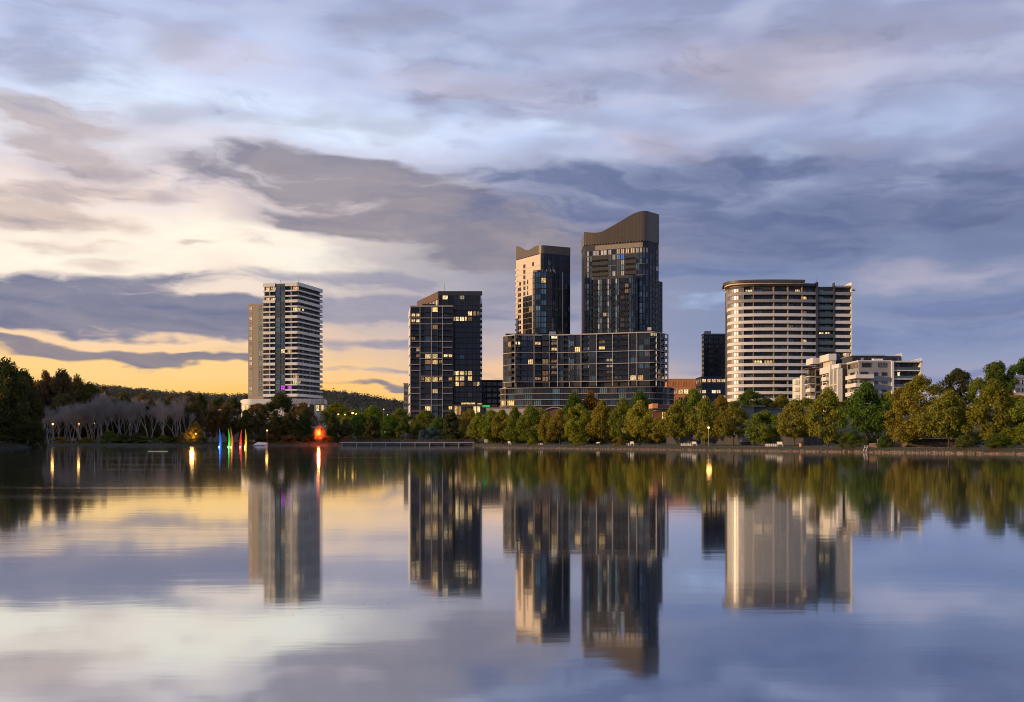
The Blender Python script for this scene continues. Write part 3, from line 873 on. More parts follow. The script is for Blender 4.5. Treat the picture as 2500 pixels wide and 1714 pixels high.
# ---- podium of the twin tower block
def twin_podium():
    t = building('podium_block', 1430, 570, 'wide dark glass podium block with pale frame grid, below the twin towers')
    o = lambda x: 1210 + x / 5.164
    ztop = 57.4
    ZR = lambda y: WZ(780 + y / 5.164, 572)
    z1r, z2r, z3r = ZR(415), ZR(566), ZR(785)
    pts = pts_px([(1228.4, 581), (1257.4, 573), (1304, 575), (1361.5, 574.5), (1430.6, 569.5), (1601, 558), (1631, 573)])
    path = Path(fillet(pts, [0, 8, 8, 8, 2.5]))
    inner = [(q.x, q.y) for q in path.off(path.p, -2.0)]
    solid(t, 'core', 'core_dark', inner + [(inner[-1][0], 625), (inner[0][0], 625)], 6, ztop - 0.5)
    xs = [95, 245, 485, 678, 783, 932, 1078, 1275, 1475, 1680, 1782, 2027, 2078, 2130, 2168]
    ss = [path.s_px(o(x)) for x in xs]; ss[0] = 0.25; ss[-1] = path.L - 0.25
    floors = [ztop - (ztop - z1r) * i / 3 for i in range(4)] + [z1r - (z1r - z2r) * i / 2 for i in (1, 2)] + [z2r - (z2r - z3r) * i / 3 for i in (1, 2, 3)]
    P = lambda lst: [(o(x), 780 + y / 5.164) for x, y in lst]
    lit = P([(185, 290), (265, 290), (520, 300), (550, 300), (415, 525), (505, 665), (720, 380), (725, 235), (1040, 380), (1340, 372), (2000, 200), (1800, 735), (1850, 735), (1720, 735), (2060, 740), (2105, 740), (2145, 740), (2050, 690), (2110, 700)])
    dim = P([(700, 300), (735, 300), (205, 230), (700, 450), (710, 520), (600, 660), (720, 700), (590, 590), (650, 520), (1310, 290), (1290, 520), (715, 590), (2060, 640), (560, 740), (620, 735)])  # the stacked dim panes put orange reflections into emission
    for i in range(len(ss) - 1):
        a, c = ss[i] + 0.25, ss[i + 1] - 0.25
        n = 1 if c - a < 4.5 else 2
        if c - a > 9: n = 3
        for j in range(n):
            if (i * 7 + j * 3) % 5 in (0, 3):
                bandobj(t, path, 'bay_wall', 'core_dark', a + (c - a) * j / n, a + (c - a) * (j + 1) / n, z3r - 2.6, ztop - 0.6, -2.05, -0.38)
        for k in range(8):
            z1, z0 = floors[k] - 0.25, floors[k + 1] + 0.2
            for j in range(n):
                u, v = a + (c - a) * j / n + 0.08, a + (c - a) * (j + 1) / n - 0.08
                q, _t, _n = path.at((u + v) / 2); X, Yp = proj(q, (z0 + z1) / 2)
                blue = (i * 7 + j * 3) % 5 in (0, 3)
                g = pick(('glass_navy', 3), ('glass_blue', 1.6), ('glass_curtain', .6)) if blue else pick(('glass_dark', 5), ('glass_navy', 2), ('core_brown', 1.2), ('glass_blue', .3))
                if near_any(X, Yp, P([(1152, 215), (1152, 285), (1152, 375), (1150, 435), (1150, 580), (1402, 505), (1402, 580), (1402, 655), (1550, 727), (1690, 250), (1690, 310)]), 7, 6): g = 'glass_pale' if random.random() < .5 else 'glass_curtain'
                if near_any(X, Yp, lit, 5, 6): g = 'glass_lit'
                elif near_any(X, Yp, dim, 6, 6): g = 'glass_dim'
                path.window(t, u, v, z0, z1, -0.30 if blue else -1.9, g, 3 if blue else 2)
                if not blue: path.block(t, 'balcony_rail', 'rail_glass', u, v, z0 + 0.02, z0 + 0.98, -0.42, -0.36)
    for k in range(9):
        bandobj(t, path, 'floor_slab', 'core_dark', 0.02, path.L - 0.02, floors[k] - 0.16, floors[k] + 0.13, -2.0, -0.36)
    for i, s in enumerate(ss):
        path.block(t, 'frame_post', 'frame_white', s - 0.14, s + 0.14, z3r - 2.6, ztop, -0.3, 0.28)
    for zz in (z1r, z2r, z3r, ztop - 0.1):
        h = 0.28 if zz > 50 else 0.14
        bandobj(t, path, 'frame_rail', 'frame_white', 0.0, path.L, zz - h, zz + h * 0.9, -0.35, 0.24)
    # three wider storeys below, wrapped by thin pale slab edges
    bp = pts_px([(1220, 583), (1223, 566), (1300, 560), (1430, 556), (1590, 548), (1640, 552), (1649, 585)])
    base = Path(fillet(bp, [2, 6, 6, 6, 9], 8))
    bi = [(q.x, q.y) for q in base.off(base.p, -1.0)]
    bo = solid(t, 'base', 'core_dark', bi + [(bi[-1][0], 620), (bi[0][0], 620)], 6, WZ(946, 556) - 0.3)
    zl = [WZ(780 + y / 5.164, 556) for y in (858, 933, 1008, 1085, 1160)]
    for z in zl:
        bandobj(t, base, 'slab_edge', 'frame_white', 0, base.L, z - 0.14, z + 0.14, -1.4, 0.1)
    n = 30
    for k in range(4):
        for j in range(n):
            u, v = base.L * j / n + 0.12, base.L * (j + 1) / n - 0.12
            q, _t, _n = base.at((u + v) / 2); X, Yp = proj(q, (zl[k] + zl[k + 1]) / 2)
            if k == 3 and 1310 < X < 1640: continue
            g = pick(('glass_navy', 2.5), ('glass_blue', 3), ('glass_teal', 1.6), ('glass_dark', 3), ('glass_curtain', .7))
            if k == 2 and X < 1250: g = 'glass_lit'
            base.window(bo, u, v, zl[k + 1] + 0.22, zl[k] - 0.22, -0.92, g, 4)
    # lowered roof storeys under the first tower
    b = MB(); q0, q1 = WX(1234, 583), WX(1393, 583)
    b.box(q0, q1, 585, 622, ztop - 0.45, ztop + 1.7); b.build('roof_storey', M['core_dark'], t)
    b = MB(); b.box(WX(1341, 580), WX(1357, 580), 579, 583, ztop - 0.4, ztop + 2.2); b.build('roof_unit', M['steel'], t)
    b = MB(); b.box(WX(1555, 570), WX(1602, 570), 568, 576, ztop - 0.4, ztop + 1.6); b.build('roof_unit', M['core_dark'], t)
    b = MB(); b.box(WX(1580, 571), WX(1588, 571), 567.2, 569, ztop + 1.62, ztop + 3.2); b.build('roof_unit', M['white_render'], t)
    mast(t, 1350, 578, 776, 806, 0.16)
twin_podium()

def crown(parent, path, s0, s1, zb, topf, mat='crown_metal', thick=0.5, n=48):
    """a ribbed metal screen with a curved upper edge; topf(fraction) gives its height"""
    b = MB(); ss = sorted(set([s0 + (s1 - s0) * i / n for i in range(n + 1)] + [c for c in path.c if s0 < c < s1]))
    prev = None
    for s in ss:
        o_, _t, _n = path.at(s, 0.25); i_, _t, _n = path.at(s, 0.25 - thick)
        z = topf((s - s0) / (s1 - s0))
        row = [(o_.x, o_.y, zb), (o_.x, o_.y, z), (i_.x, i_.y, z), (i_.x, i_.y, zb)]
        if prev:
            for e in range(4): b.quad(prev[e], row[e], row[(e + 1) % 4], prev[(e + 1) % 4])
        prev = row
    return b.build('crown_screen', M[mat], parent)
def ribs(parent, path, s0, s1, zb, topf, step=0.56):
    k = int((s1 - s0) / step)
    for i in range(k):
        s = s0 + (i + 0.5) * step
        z = topf((s - s0) / (s1 - s0)) - 0.15
        path.block(parent, 'crown_rib', 'crown_rib_a' if (i * 5) % 7 < 3 else 'crown_rib_b', s - 0.10, s + 0.10, zb + 0.1, z, 0.24, 0.40)
mk('crown_rib_a', (0.17, 0.10, 0.07), 0.5, metal=0.2)
mk('crown_rib_b', (0.09, 0.10, 0.068), 0.5, metal=0.2)

def first_tower():
    t = thing('slim_tower', (WX(1326, 595), 598, 57.5), 'shorter twin tower with cream panelled side and wavy metal crown', 'building')
    o = lambda x: 1240 + x / 4.978
    pts = pts_px([(1261, 611), (1322, 589), (1392, 598)])
    path = Path(fillet(pts, 3.2, 8))
    zb = 57.2; zc = 102.3
    poly = [(q.x, q.y) for q in path.p] + [(path.p[-1].x - 2, 622), (path.p[0].x + 4, 622)]
    solid(t, 'core', 'black_panel', poly, zb, zc + 2.5)
    sl, sr = path.s_px(1318.5), path.s_px(1324)
    # cream panelled side with punched windows
    bandobj(t, path, 'cream_side', 'cream_panel', 0.0, sl, zb, zc, -0.1, 0.22)
    P = lambda lst: [(o(x), 500 + y / 4.978) for x, y in lst]
    ZT = lambda zy, Y: WZ(500 + zy / 4.978, Y)
    for k in range(1, 14):
        z = zc - 2.9 - k * 3.03
        bandobj(t, path, 'panel_joint', 'tan_wall', 0.05, sl - 0.1, z - 0.06, z + 0.06, 0.2, 0.26)
        for a, c, lo in ((1265.5, 1268, 5), (1269, 1273, 4), (1279, 1283.5, 0 if k < 3 else 3), (1288, 1290.5, 2), (1300.5, 1304.5, 0)):
            if a > 1300 and k > 2: continue
            if a > 1287 and 2 <= k < 4: continue
            if lo and k < lo: continue
            path.window(t, path.s_px(a), path.s_px(c), z + 0.5, z + 2.5, 0.26, pick(('glass_dark', 4), ('glass_curtain', 1)), 1, 1, 'frame_dark')
        # dark glazed lower half of the side
        if k > 6:
            for j in range(3):
                a = 1278 + j * 7.4
                path.window(t, path.s_px(a), path.s_px(a + 7.0), z + 0.1, z + 2.9, 0.30, pick(('glass_dark', 3), ('glass_navy', 1), ('glass_dim', .35)), 2)
        path.block(t, 'balcony', 'cream_panel', -0.9, 1.3, z + 0.1, z + 1.2, -2.2, 0.35)
    # dark glazed front
    for k in range(0, 15):
        z = zc - 3.0 - k * 3.0
        for j, (a, c) in enumerate(((400, 438), (440, 478), (480, 522), (526, 566), (572, 606), (612, 650), (656, 690), (694, 722), (726, 752))):
            u, v = path.s_px(o(a + 3)), path.s_px(o(c))
            g = pick(('glass_dark', 5), ('glass_navy', 3), ('glass_blue', .5))
            if k in (1, 2) and j == 2: g = 'glass_curtain'
            if j in (1,) and k < 3: g = 'glass_navy'
            path.window(t, u, v, z + 0.12, z + 2.9, 0.06, g, 2)
    # projecting rounded glass bay in front of the corner
    bay = Path(fillet(pts_px([(1299.5, 600), (1303.5, 583.5), (1352, 585), (1356, 594)]), [3.6, 2.0], 8))
    zbay = ZT(812, 584)
    bi = [(q.x, q.y) for q in bay.off(bay.p, -0.15)]
    gb = solid(t, 'glass_bay', 'core_dark', bi, zb, zbay)
    for k in range(11):
        z1 = zbay - 0.2 - k * 2.98; z0 = z1 - 2.75
        if z0 < zb + 0.5: break
        n = 11
        for j in range(n):
            u, v = bay.L * j / n + 0.05, bay.L * (j + 1) / n - 0.05
            q, _t, _n = bay.at((u + v) / 2); X, Yp = proj(q, (z0 + z1) / 2)
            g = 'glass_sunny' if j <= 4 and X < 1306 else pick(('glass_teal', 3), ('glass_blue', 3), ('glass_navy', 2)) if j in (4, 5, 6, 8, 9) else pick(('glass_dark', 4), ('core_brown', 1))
            if k == 1 and 1320 < X < 1332: g = 'glass_lit'
            bay.window(gb, u, v, z0, z1, 0.0, g, 2)
    bandobj(t, bay, 'bay_rail', 'frame_dark', 0, bay.L, zbay, zbay + 0.9, -0.3, -0.1)
    for i in range(15):
        s = bay.L * (i + .5) / 15
        bay.block(gb, 'rail_post', 'frame_white', s - 0.1, s + 0.1, zbay + 0.1, zbay + 1.5, -0.1, 0.05)
    fl = sl / path.L
    def top(f):
        if f < fl: g = f / fl; return 110.2 + (107.0 - 110.2) * g - 2.3 * math.sin(math.pi * min(1, g * 1.05)) ** 2
        return 107.0 + 0.2 * (f - fl) / (1 - fl)
    bandobj(t, path, 'soffit', 'black_panel', 0, path.L, zc, zc + 0.5, -1.5, -0.2)
    crown(t, path, 0, path.L, zc + 0.5, top)
    for i in range(26):
        s = path.L * (i + .5) / 26
        path.block(t, 'soffit_light', 'frame_white', s - 0.12, s + 0.12, zc + 0.28, zc + 0.52, 0.05, 0.30)
    solid(t, 'roof', 'roof_grey', [(q.x, q.y) for q in path.off(path.p, -0.6)] + [(path.p[-1].x - 2, 621), (path.p[0].x + 4, 621)], zc + 2.3, zc + 2.6)
    b = MB(); b.tube([(WX(1374, 590), 593, zb), (WX(1374, 590), 593, WZ(665, 593))], [0.22, 0.22], 5); b.build('riser_pipe', M['steel'], t)
first_tower()

def second_tower():
    t = thing('tall_tower', (WX(1515, 588), 592, 57.5), 'tallest twin tower with swooping ribbed metal crown', 'building')
    o = lambda x: 1240 + x / 4.978
    ZT = lambda zy, Y=586: WZ(500 + zy / 4.978, Y)
    pts = pts_px([(1427.3, 594), (1576, 580), (1608, 590)])
    path = Path(fillet(pts, 3.4, 10))
    zb, zc = 57.2, 107.6
    poly = [(q.x, q.y) for q in path.p] + [(path.p[-1].x + 1, 618), (path.p[0].x, 620)]
    solid(t, 'core', 'core_dark', poly, zb, zc)
    bandobj(t, path, 'top_band', 'tan_wall', path.s_px(o(1060)), path.s_px(o(1640)), zc - 3.1, zc - 0.6, -0.2, 0.10)  # light band; its tan also carries part of a gold reflection
    s_low = path.s_px(o(1590))
    pale = [(o(x), 500 + y / 4.978) for x, y in ((968, 570), (968, 645), (1080, 562), (1152, 552), (1242, 545), (1322, 540), (1395, 533), (1480, 525), (1540, 520), (1605, 515), (968, 725), (968, 800), (1278, 625), (1395, 690), (1278, 855), (1395, 845), (968, 960), (968, 1170), (968, 1235), (1618, 1052), (1618, 1195), (1618, 1265))]
    for k in range(17):
        z1 = zc - 3.2 - k * 2.92; z0 = z1 - 2.7
        if z0 < zb: break
        low = k >= 6
        cols = [(940, 955, 'n'), (955, 990, 'w'), (994, 1022, 'g'), (1026, 1115, 'b'), (1119, 1210, 'b'), (1214, 1262, 'g'), (1264, 1312, 'g'), (1314, 1366, 'g'), (1368, 1420, 'g'), (1424, 1480, 'b'), (1484, 1546, 'b'),
                (1550, 1594, 'g'), (1596, 1636, 'g'), (1638, 1672, 'g'), (1674, 1704, 'g')]
        if k == 0: cols = [(a, c, 'g') for a, c, _w in cols]
        for a, c, w in cols:
            if low and 1010 < a < 1560: continue
            u, v = path.s_px(o(a + 2)), path.s_px(o(c - 2))
            if v - u < 0.4: continue
            q, _t, _n = path.at((u + v) / 2); X, Yp = proj(q, (z0 + z1) / 2)
            if w == 'b':
                path.window(t, u, v, z0 + 0.5, z1, -0.05, pick(('glass_dark', 6), ('core_brown', 2), ('glass_dim', .4), ('glass_curtain', .5)), 2)
                path.block(t, 'balcony_rail', 'black_panel', u, v, z0 - 0.35, z0 + 0.6, 0.0, 0.5)
            else:
                g = pick(('glass_blue', 3), ('glass_teal', 2.2), ('glass_navy', 2), ('bluegrey_wall', 2.5)) if a < 1540 else pick(('glass_blue', 3), ('glass_navy', 3), ('glass_teal', 1))
                if near_any(X, Yp, pale, 4.5, 7): g = 'glass_pale'
                if k == 1 and 1368 <= a < 1400: g = 'glass_vivid'
                if k == 0 and a > 1366: g = pick(('cream_panel', 2), ('glass_pale', 1))
                path.window(t, u, v, z0, z1, 0.06, g, 2)
        for a, c in ((1725, 1755), (1760, 1790), (1796, 1830)):
            u, v = path.s_px(o(a)), path.s_px(o(c))
            path.window(t, u, v, z0, z1, 0.06, 'glass_pale' if (k == 3 and a == 1796) else pick(('glass_dark', 3), ('bluegrey_wall', 3), ('dark_grey', 2)), 1)
        bandobj(t, path, 'floor_line', 'tan_wall' if k % 2 else 'dark_grey', 0.1, path.s_px(o(1700)), z1 + 0.02, z1 + 0.16, -0.1, 0.20)
    # projecting lower volume
    lo = Path(fillet(pts_px([(1443, 592), (1444, 585.5), (1556.5, 575.5), (1559, 584)]), [0.6, 4.2], 8))
    zl = ZT(880, 578)
    li = [(q.x, q.y) for q in lo.off(lo.p, -0.15)]
    lv = solid(t, 'lower_volume', 'core_dark', li, zb, zl)
    cols = [(1012, 1032, 'g'), (1036, 1088, 'b'), (1092, 1116, 'w'), (1118, 1144, 'g'), (1150, 1202, 'b'), (1207, 1230, 'w'), (1232, 1258, 'g'), (1264, 1298, 'b'), (1304, 1328, 'w'), (1330, 1354, 'g'), (1362, 1414, 'b'), (1417, 1470, 'b'), (1474, 1498, 'g'), (1500, 1524, 'g'), (1526, 1549, 'g'), (1551, 1572, 'g')]
    for k in range(11):
        z1 = zl - 0.35 - k * 2.95; z0 = z1 - 2.75
        if z0 < zb: break
        for a, c, w in cols:
            u, v = lo.s_px(o(a + 1)), lo.s_px(o(c - 1))
            if v - u < 0.3: continue
            if w == 'b':
                g = 'glass_dim' if (a == 1417 and k in (1, 2)) or (a == 1150 and k == 6) else pick(('glass_dark', 5), ('core_brown', 1))
                lo.window(lv, u, v, z0 + 0.7, z1, -0.06, g, 2)
                lo.block(lv, 'balcony_rail', 'black_panel', u, v, z0 - 0.3, z0 + 0.7, -0.02, 0.45)
            elif w == 'w':
                lo.window(lv, u, v, z0, z1, 0.06, pick(('glass_pale', 1.6), ('glass_teal', 2), ('glass_blue', 2)), 1)
            else:
                lo.window(lv, u, v, z0, z1, 0.06, pick(('glass_teal', 2.6), ('glass_blue', 3), ('glass_navy', 1.5), ('bluegrey_wall', 1)), 2)
        bandobj(t, lo, 'floor_line', 'dark_grey', 0.3, lo.L - 0.3, z1 + 0.02, z1 + 0.16, -0.1, 0.18)
    bandobj(t, lo, 'terrace_rail', 'frame_dark', 0.0, lo.L, zl, zl + 1.0, -0.3, -0.1)
    # side annex
    an = Path(pts_px([(1594, 586), (1617.5, 594)]))
    za = ZT(925, 590)
    sa_ = solid(t, 'side_annex', 'dark_grey', [tuple(an.p[0]), tuple(an.p[1]), (an.p[1].x + 2, 612), (an.p[0].x, 612)], zb, za)
    for k in range(10):
        z1 = za - 0.5 - k * 2.95
        an.window(sa_, an.s_px(1595), an.s_px(1604.5), z1 - 2.3, z1, 0.08, pick(('glass_dark', 4), ('core_brown', 1)), 2)
        an.window(sa_, an.s_px(1612), an.s_px(1615), z1 - 2.1, z1, 0.08, 'glass_dark', 1)
        an.block(sa_, 'balcony_rail', 'dark_grey', an.s_px(1595), an.s_px(1604.5), z1 - 2.9, z1 - 2.0, 0.05, 0.5)
    # swooping crown
    fr = path.s_px(1570) / path.L
    def top(f):
        if f >= fr: return 123.6
        g = f / fr
        return 115.0 - 0.9 * math.sin(math.pi * min(1, g / 0.42)) * (1 if g < 0.42 else 0) + 8.6 * sm((g - 0.24) / 0.76) * (0.9 + 0.1 * g)
    bandobj(t, path, 'soffit', 'black_panel', 0, path.L, zc - 0.55, zc + 0.4, -1.5, -0.25)
    cw = crown(t, path, 0, path.L, zc + 0.4, top, n=70)
    ribs(cw, path, 0.4, path.s_px(1568), zc + 0.4, lambda f: top(f * path.s_px(1568) / path.L))
    for i in range(30):
        s = path.L * (i + .5) / 30
        path.block(t, 'soffit_light', 'frame_white', s - 0.13, s + 0.13, zc + 0.1, zc + 0.42, 0.05, 0.34)
    bk = Path([(path.p[-1].x, path.p[-1].y), (path.p[-1].x + 1, 617), (path.p[0].x, 619), (path.p[0].x, path.p[0].y)])
    def top_back(f):
        return 123.6 if f < 0.38 else 115.0 + 8.6 * sm((0.78 - f) / 0.40)
    crown(t, bk, 0, bk.L, zc + 0.4, top_back)
second_tower()

# ---- curved white building
def curved_block():
    t = building('curved_apartment_block', 1925, 490, 'curved apartment block with cream balcony bands and overhanging flat roof')
    o = lambda x: 1700 + x / 4.978
    ZG = lambda zy, Y=479: WZ(670 + zy / 4.978, Y)
    pts = pts_px([(1776.5, 496), (1775.5, 491), (1776.8, 488), (1780, 485.6), (1786, 483.4), (1794, 481.8), (1806, 480.4), (1822, 479.4), (1845, 478.6), (1880, 478.2), (1920, 478.4), (1960, 479), (1992, 480)])
    path = Path(spline(pts, 4))
    end = path.p[-1]; beg = path.p[0]
    zroof = ZG(100)
    bays_end = Path(pts_px([(1992, 480), (2080.6, 480)]))
    inn = [(q.x, q.y) for q in path.off(path.p, -1.9)]
    # the left end is glazed flush, the rest has recessed balconies
    sflush = path.s_px(o(578))
    fl_in = [(q.x, q.y) for q in path.off(path.sub(0, sflush), -0.25)]
    rest = [(q.x, q.y) for q in path.off(path.sub(sflush, path.L), -1.9)]
    solid(t, 'core', 'core_warm', fl_in + rest + [(bays_end.p[1].x - 0.4, end.y + 1.9), (bays_end.p[1].x - 0.4, 503), (beg.x + 0.3, 503)], 6, zroof - 1.4)
    levels = [228, 320, 406, 492, 578, 665, 751, 838, 924, 1010, 1096, 1184, 1268, 1352, 1438, 1522]
    P = lambda lst: [(o(x), 670 + y / 4.978) for x, y in lst]
    lit = P([(615, 195), (1212, 200), (1325, 290), (1320, 805), (820, 1056), (870, 1056), (750, 1062), (1550, 720), (1635, 722)])
    dim = P([(1312, 465), (1200, 620)])
    fins = [path.s_px(o(x)) for x in (695, 945, 1118, 1290)]
    cuts = [sflush + 0.1] + fins + [path.L - 0.1]
    wzone = []
    for k, y in enumerate(levels):
        z0, z1 = ZG(y + 18), ZG(y - 18)
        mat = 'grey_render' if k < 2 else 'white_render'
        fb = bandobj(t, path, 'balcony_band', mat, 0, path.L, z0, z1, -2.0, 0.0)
        wt = ZG(165 if k == 0 else levels[k - 1] + 20)
        nwin = 13
        for j in range(nwin):
            u, v = 3.5 + (sflush - 3.5) * j / nwin + 0.05, 3.5 + (sflush - 3.5) * (j + 1) / nwin - 0.05
            q, _t, n = path.at((u + v) / 2)
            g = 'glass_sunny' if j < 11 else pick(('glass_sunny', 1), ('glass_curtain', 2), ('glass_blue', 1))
            path.window(fb, u, v, z1 + 0.06, wt - 0.08, -0.12, g, 1, 1, 'frame_white', 0.14)
        for a, c in zip(cuts, cuts[1:]):
            n = max(1, int(round((c - a) / 3.6)))
            for j in range(n):
                u, v = a + (c - a) * j / n + 0.25, a + (c - a) * (j + 1) / n - 0.25
                q, _t, _n = path.at((u + v) / 2); X, Yp = proj(q, (z1 + wt) / 2)
                g = 'glass_lit' if near_any(X, Yp, lit, 9, 8) else 'glass_dim' if near_any(X, Yp, dim, 8, 7) else pick(('glass_dark', 5), ('glass_navy', 3.4), ('glass_curtain', 2), ('glass_teal', .5))
                path.window(fb, u, v, z1 - 0.3, wt - 0.45, -1.8, g, 3)
        # glass column and end bay
        zc0 = z1
        for (a, c, cols, glz) in ((1497, 1560, 2, 1), (1566, 1640, 2, 1), (1700, 1770, 2, 0), (1776, 1870, 3, 0)):
            u, v = bays_end.s_px(o(a)), bays_end.s_px(o(c))
            q, _t, _n = bays_end.at((u + v) / 2); X, Yp = proj(q, (z1 + wt) / 2)
            g = 'glass_lit' if near_any(X, Yp, lit, 8, 8) else (pick(('glass_teal', 3), ('glass_blue', 3), ('glass_navy', 2)) if glz else pick(('glass_dark', 3), ('glass_navy', 3), ('glass_curtain', 2)))
            bays_end.window(fb, u, v, z1 - 0.4, wt - 0.4, -1.3 if glz else -1.8, g, cols)
        bandobj(fb, bays_end, 'glass_balcony', 'glass_rail', bays_end.s_px(o(1486)), bays_end.s_px(o(1670)), z0 + 0.35, z1 + 0.5, -0.2, -0.08)
        bandobj(t, bays_end, 'balcony_slab', 'dark_grey', bays_end.s_px(o(1486)), bays_end.s_px(o(1670)), z0 - 0.05, z0 + 0.30, -2.0, 0.05)
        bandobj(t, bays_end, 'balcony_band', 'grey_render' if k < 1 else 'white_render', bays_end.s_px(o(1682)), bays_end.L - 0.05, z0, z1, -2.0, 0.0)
    for s in fins:
        path.block(t, 'fin_wall', 'tan_wall', s - 0.17, s + 0.17, ZG(1540), ZG(150), -1.95, -0.12)
    bays_end.block(t, 'pier', 'dark_grey', 0.02, bays_end.s_px(o(1481)), 6, ZG(92), -2.2, 0.25)
    bays_end.block(t, 'pier', 'dark_grey', bays_end.s_px(o(1671)), bays_end.s_px(o(1681)), 6, ZG(95), -2.2, 0.2)
    bays_end.block(t, 'end_wall', 'white_render', bays_end.L - 0.35, bays_end.L + 0.05, 6, ZG(88), -14, 0.05)
    bandobj(t, bays_end, 'parapet', 'grey_render', bays_end.s_px(o(1682)), bays_end.L - 0.4, ZG(152), ZG(132), -2.0, 0.0)
    # overhanging roof
    sr = path.L - 0.2
    ro = path.off(path.sub(0, sr), 1.9); ri = path.off(path.sub(0, path.s_px(o(1452))), -1.0)
    top = [(q.x, q.y) for q in ro]
    s13 = path.s_px(o(1300))
    ro = path.off(path.sub(0, s13), 2.0)
    poly = [(q.x, q.y) for q in ro] + [(ro[-1].x, 500), (ro[0].x, 500)]
    solid(t, 'roof', 'roof_dark', poly, zroof - 0.1, zroof + 1.0)
    rs = path.off(path.sub(0, s13), 1.2)
    solid(t, 'roof_soffit', 'cream_panel', [(q.x, q.y) for q in rs] + [(rs[-1].x, 499), (rs[0].x, 499)], zroof - 0.75, zroof - 0.12)
    rp = path.off(path.sub(s13, path.L), -0.2)
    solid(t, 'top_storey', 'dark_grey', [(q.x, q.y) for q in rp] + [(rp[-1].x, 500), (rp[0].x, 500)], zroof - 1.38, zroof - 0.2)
    ip = path.off(path.p, -0.6)
    solid(t, 'top_wall', 'tan_wall', [(q.x, q.y) for q in ip] + [(ip[-1].x, 501), (ip[0].x, 501)], zroof - 1.42, zroof - 0.78)
    b = MB(); b.prism([(bays_end.p[1].x + 0.1, 480.2), (bays_end.p[1].x + 1.9, 481.5), (bays_end.p[1].x + 0.1, 486)], ZG(186), ZG(176)); b.build('canopy_fin', M['dark_grey'], t)
    b = MB(); b.box(beg.x - 0.55, beg.x - 0.25, 489, 497, ZG(410), zroof - 0.8); b.build('fin_wall', M['tan_wall'], t)
    for i in range(12):
        s = bays_end.s_px(o(1484)) + i * 1.35
        if s < bays_end.L: bays_end.block(t, 'roof_rail_post', 'pole_grey', s, s + 0.07, ZG(150), ZG(118), -1.0, -0.9)
    mast(t, 1993.5, 481, 681, 692, 0.1); mast(t, 1995, 484, 668, 690, 0.06)
mk('slate_win', (0.07, 0.085, 0.10), 0.3)
mk('roof_dark', (0.075, 0.065, 0.058), 0.5)
curved_block()

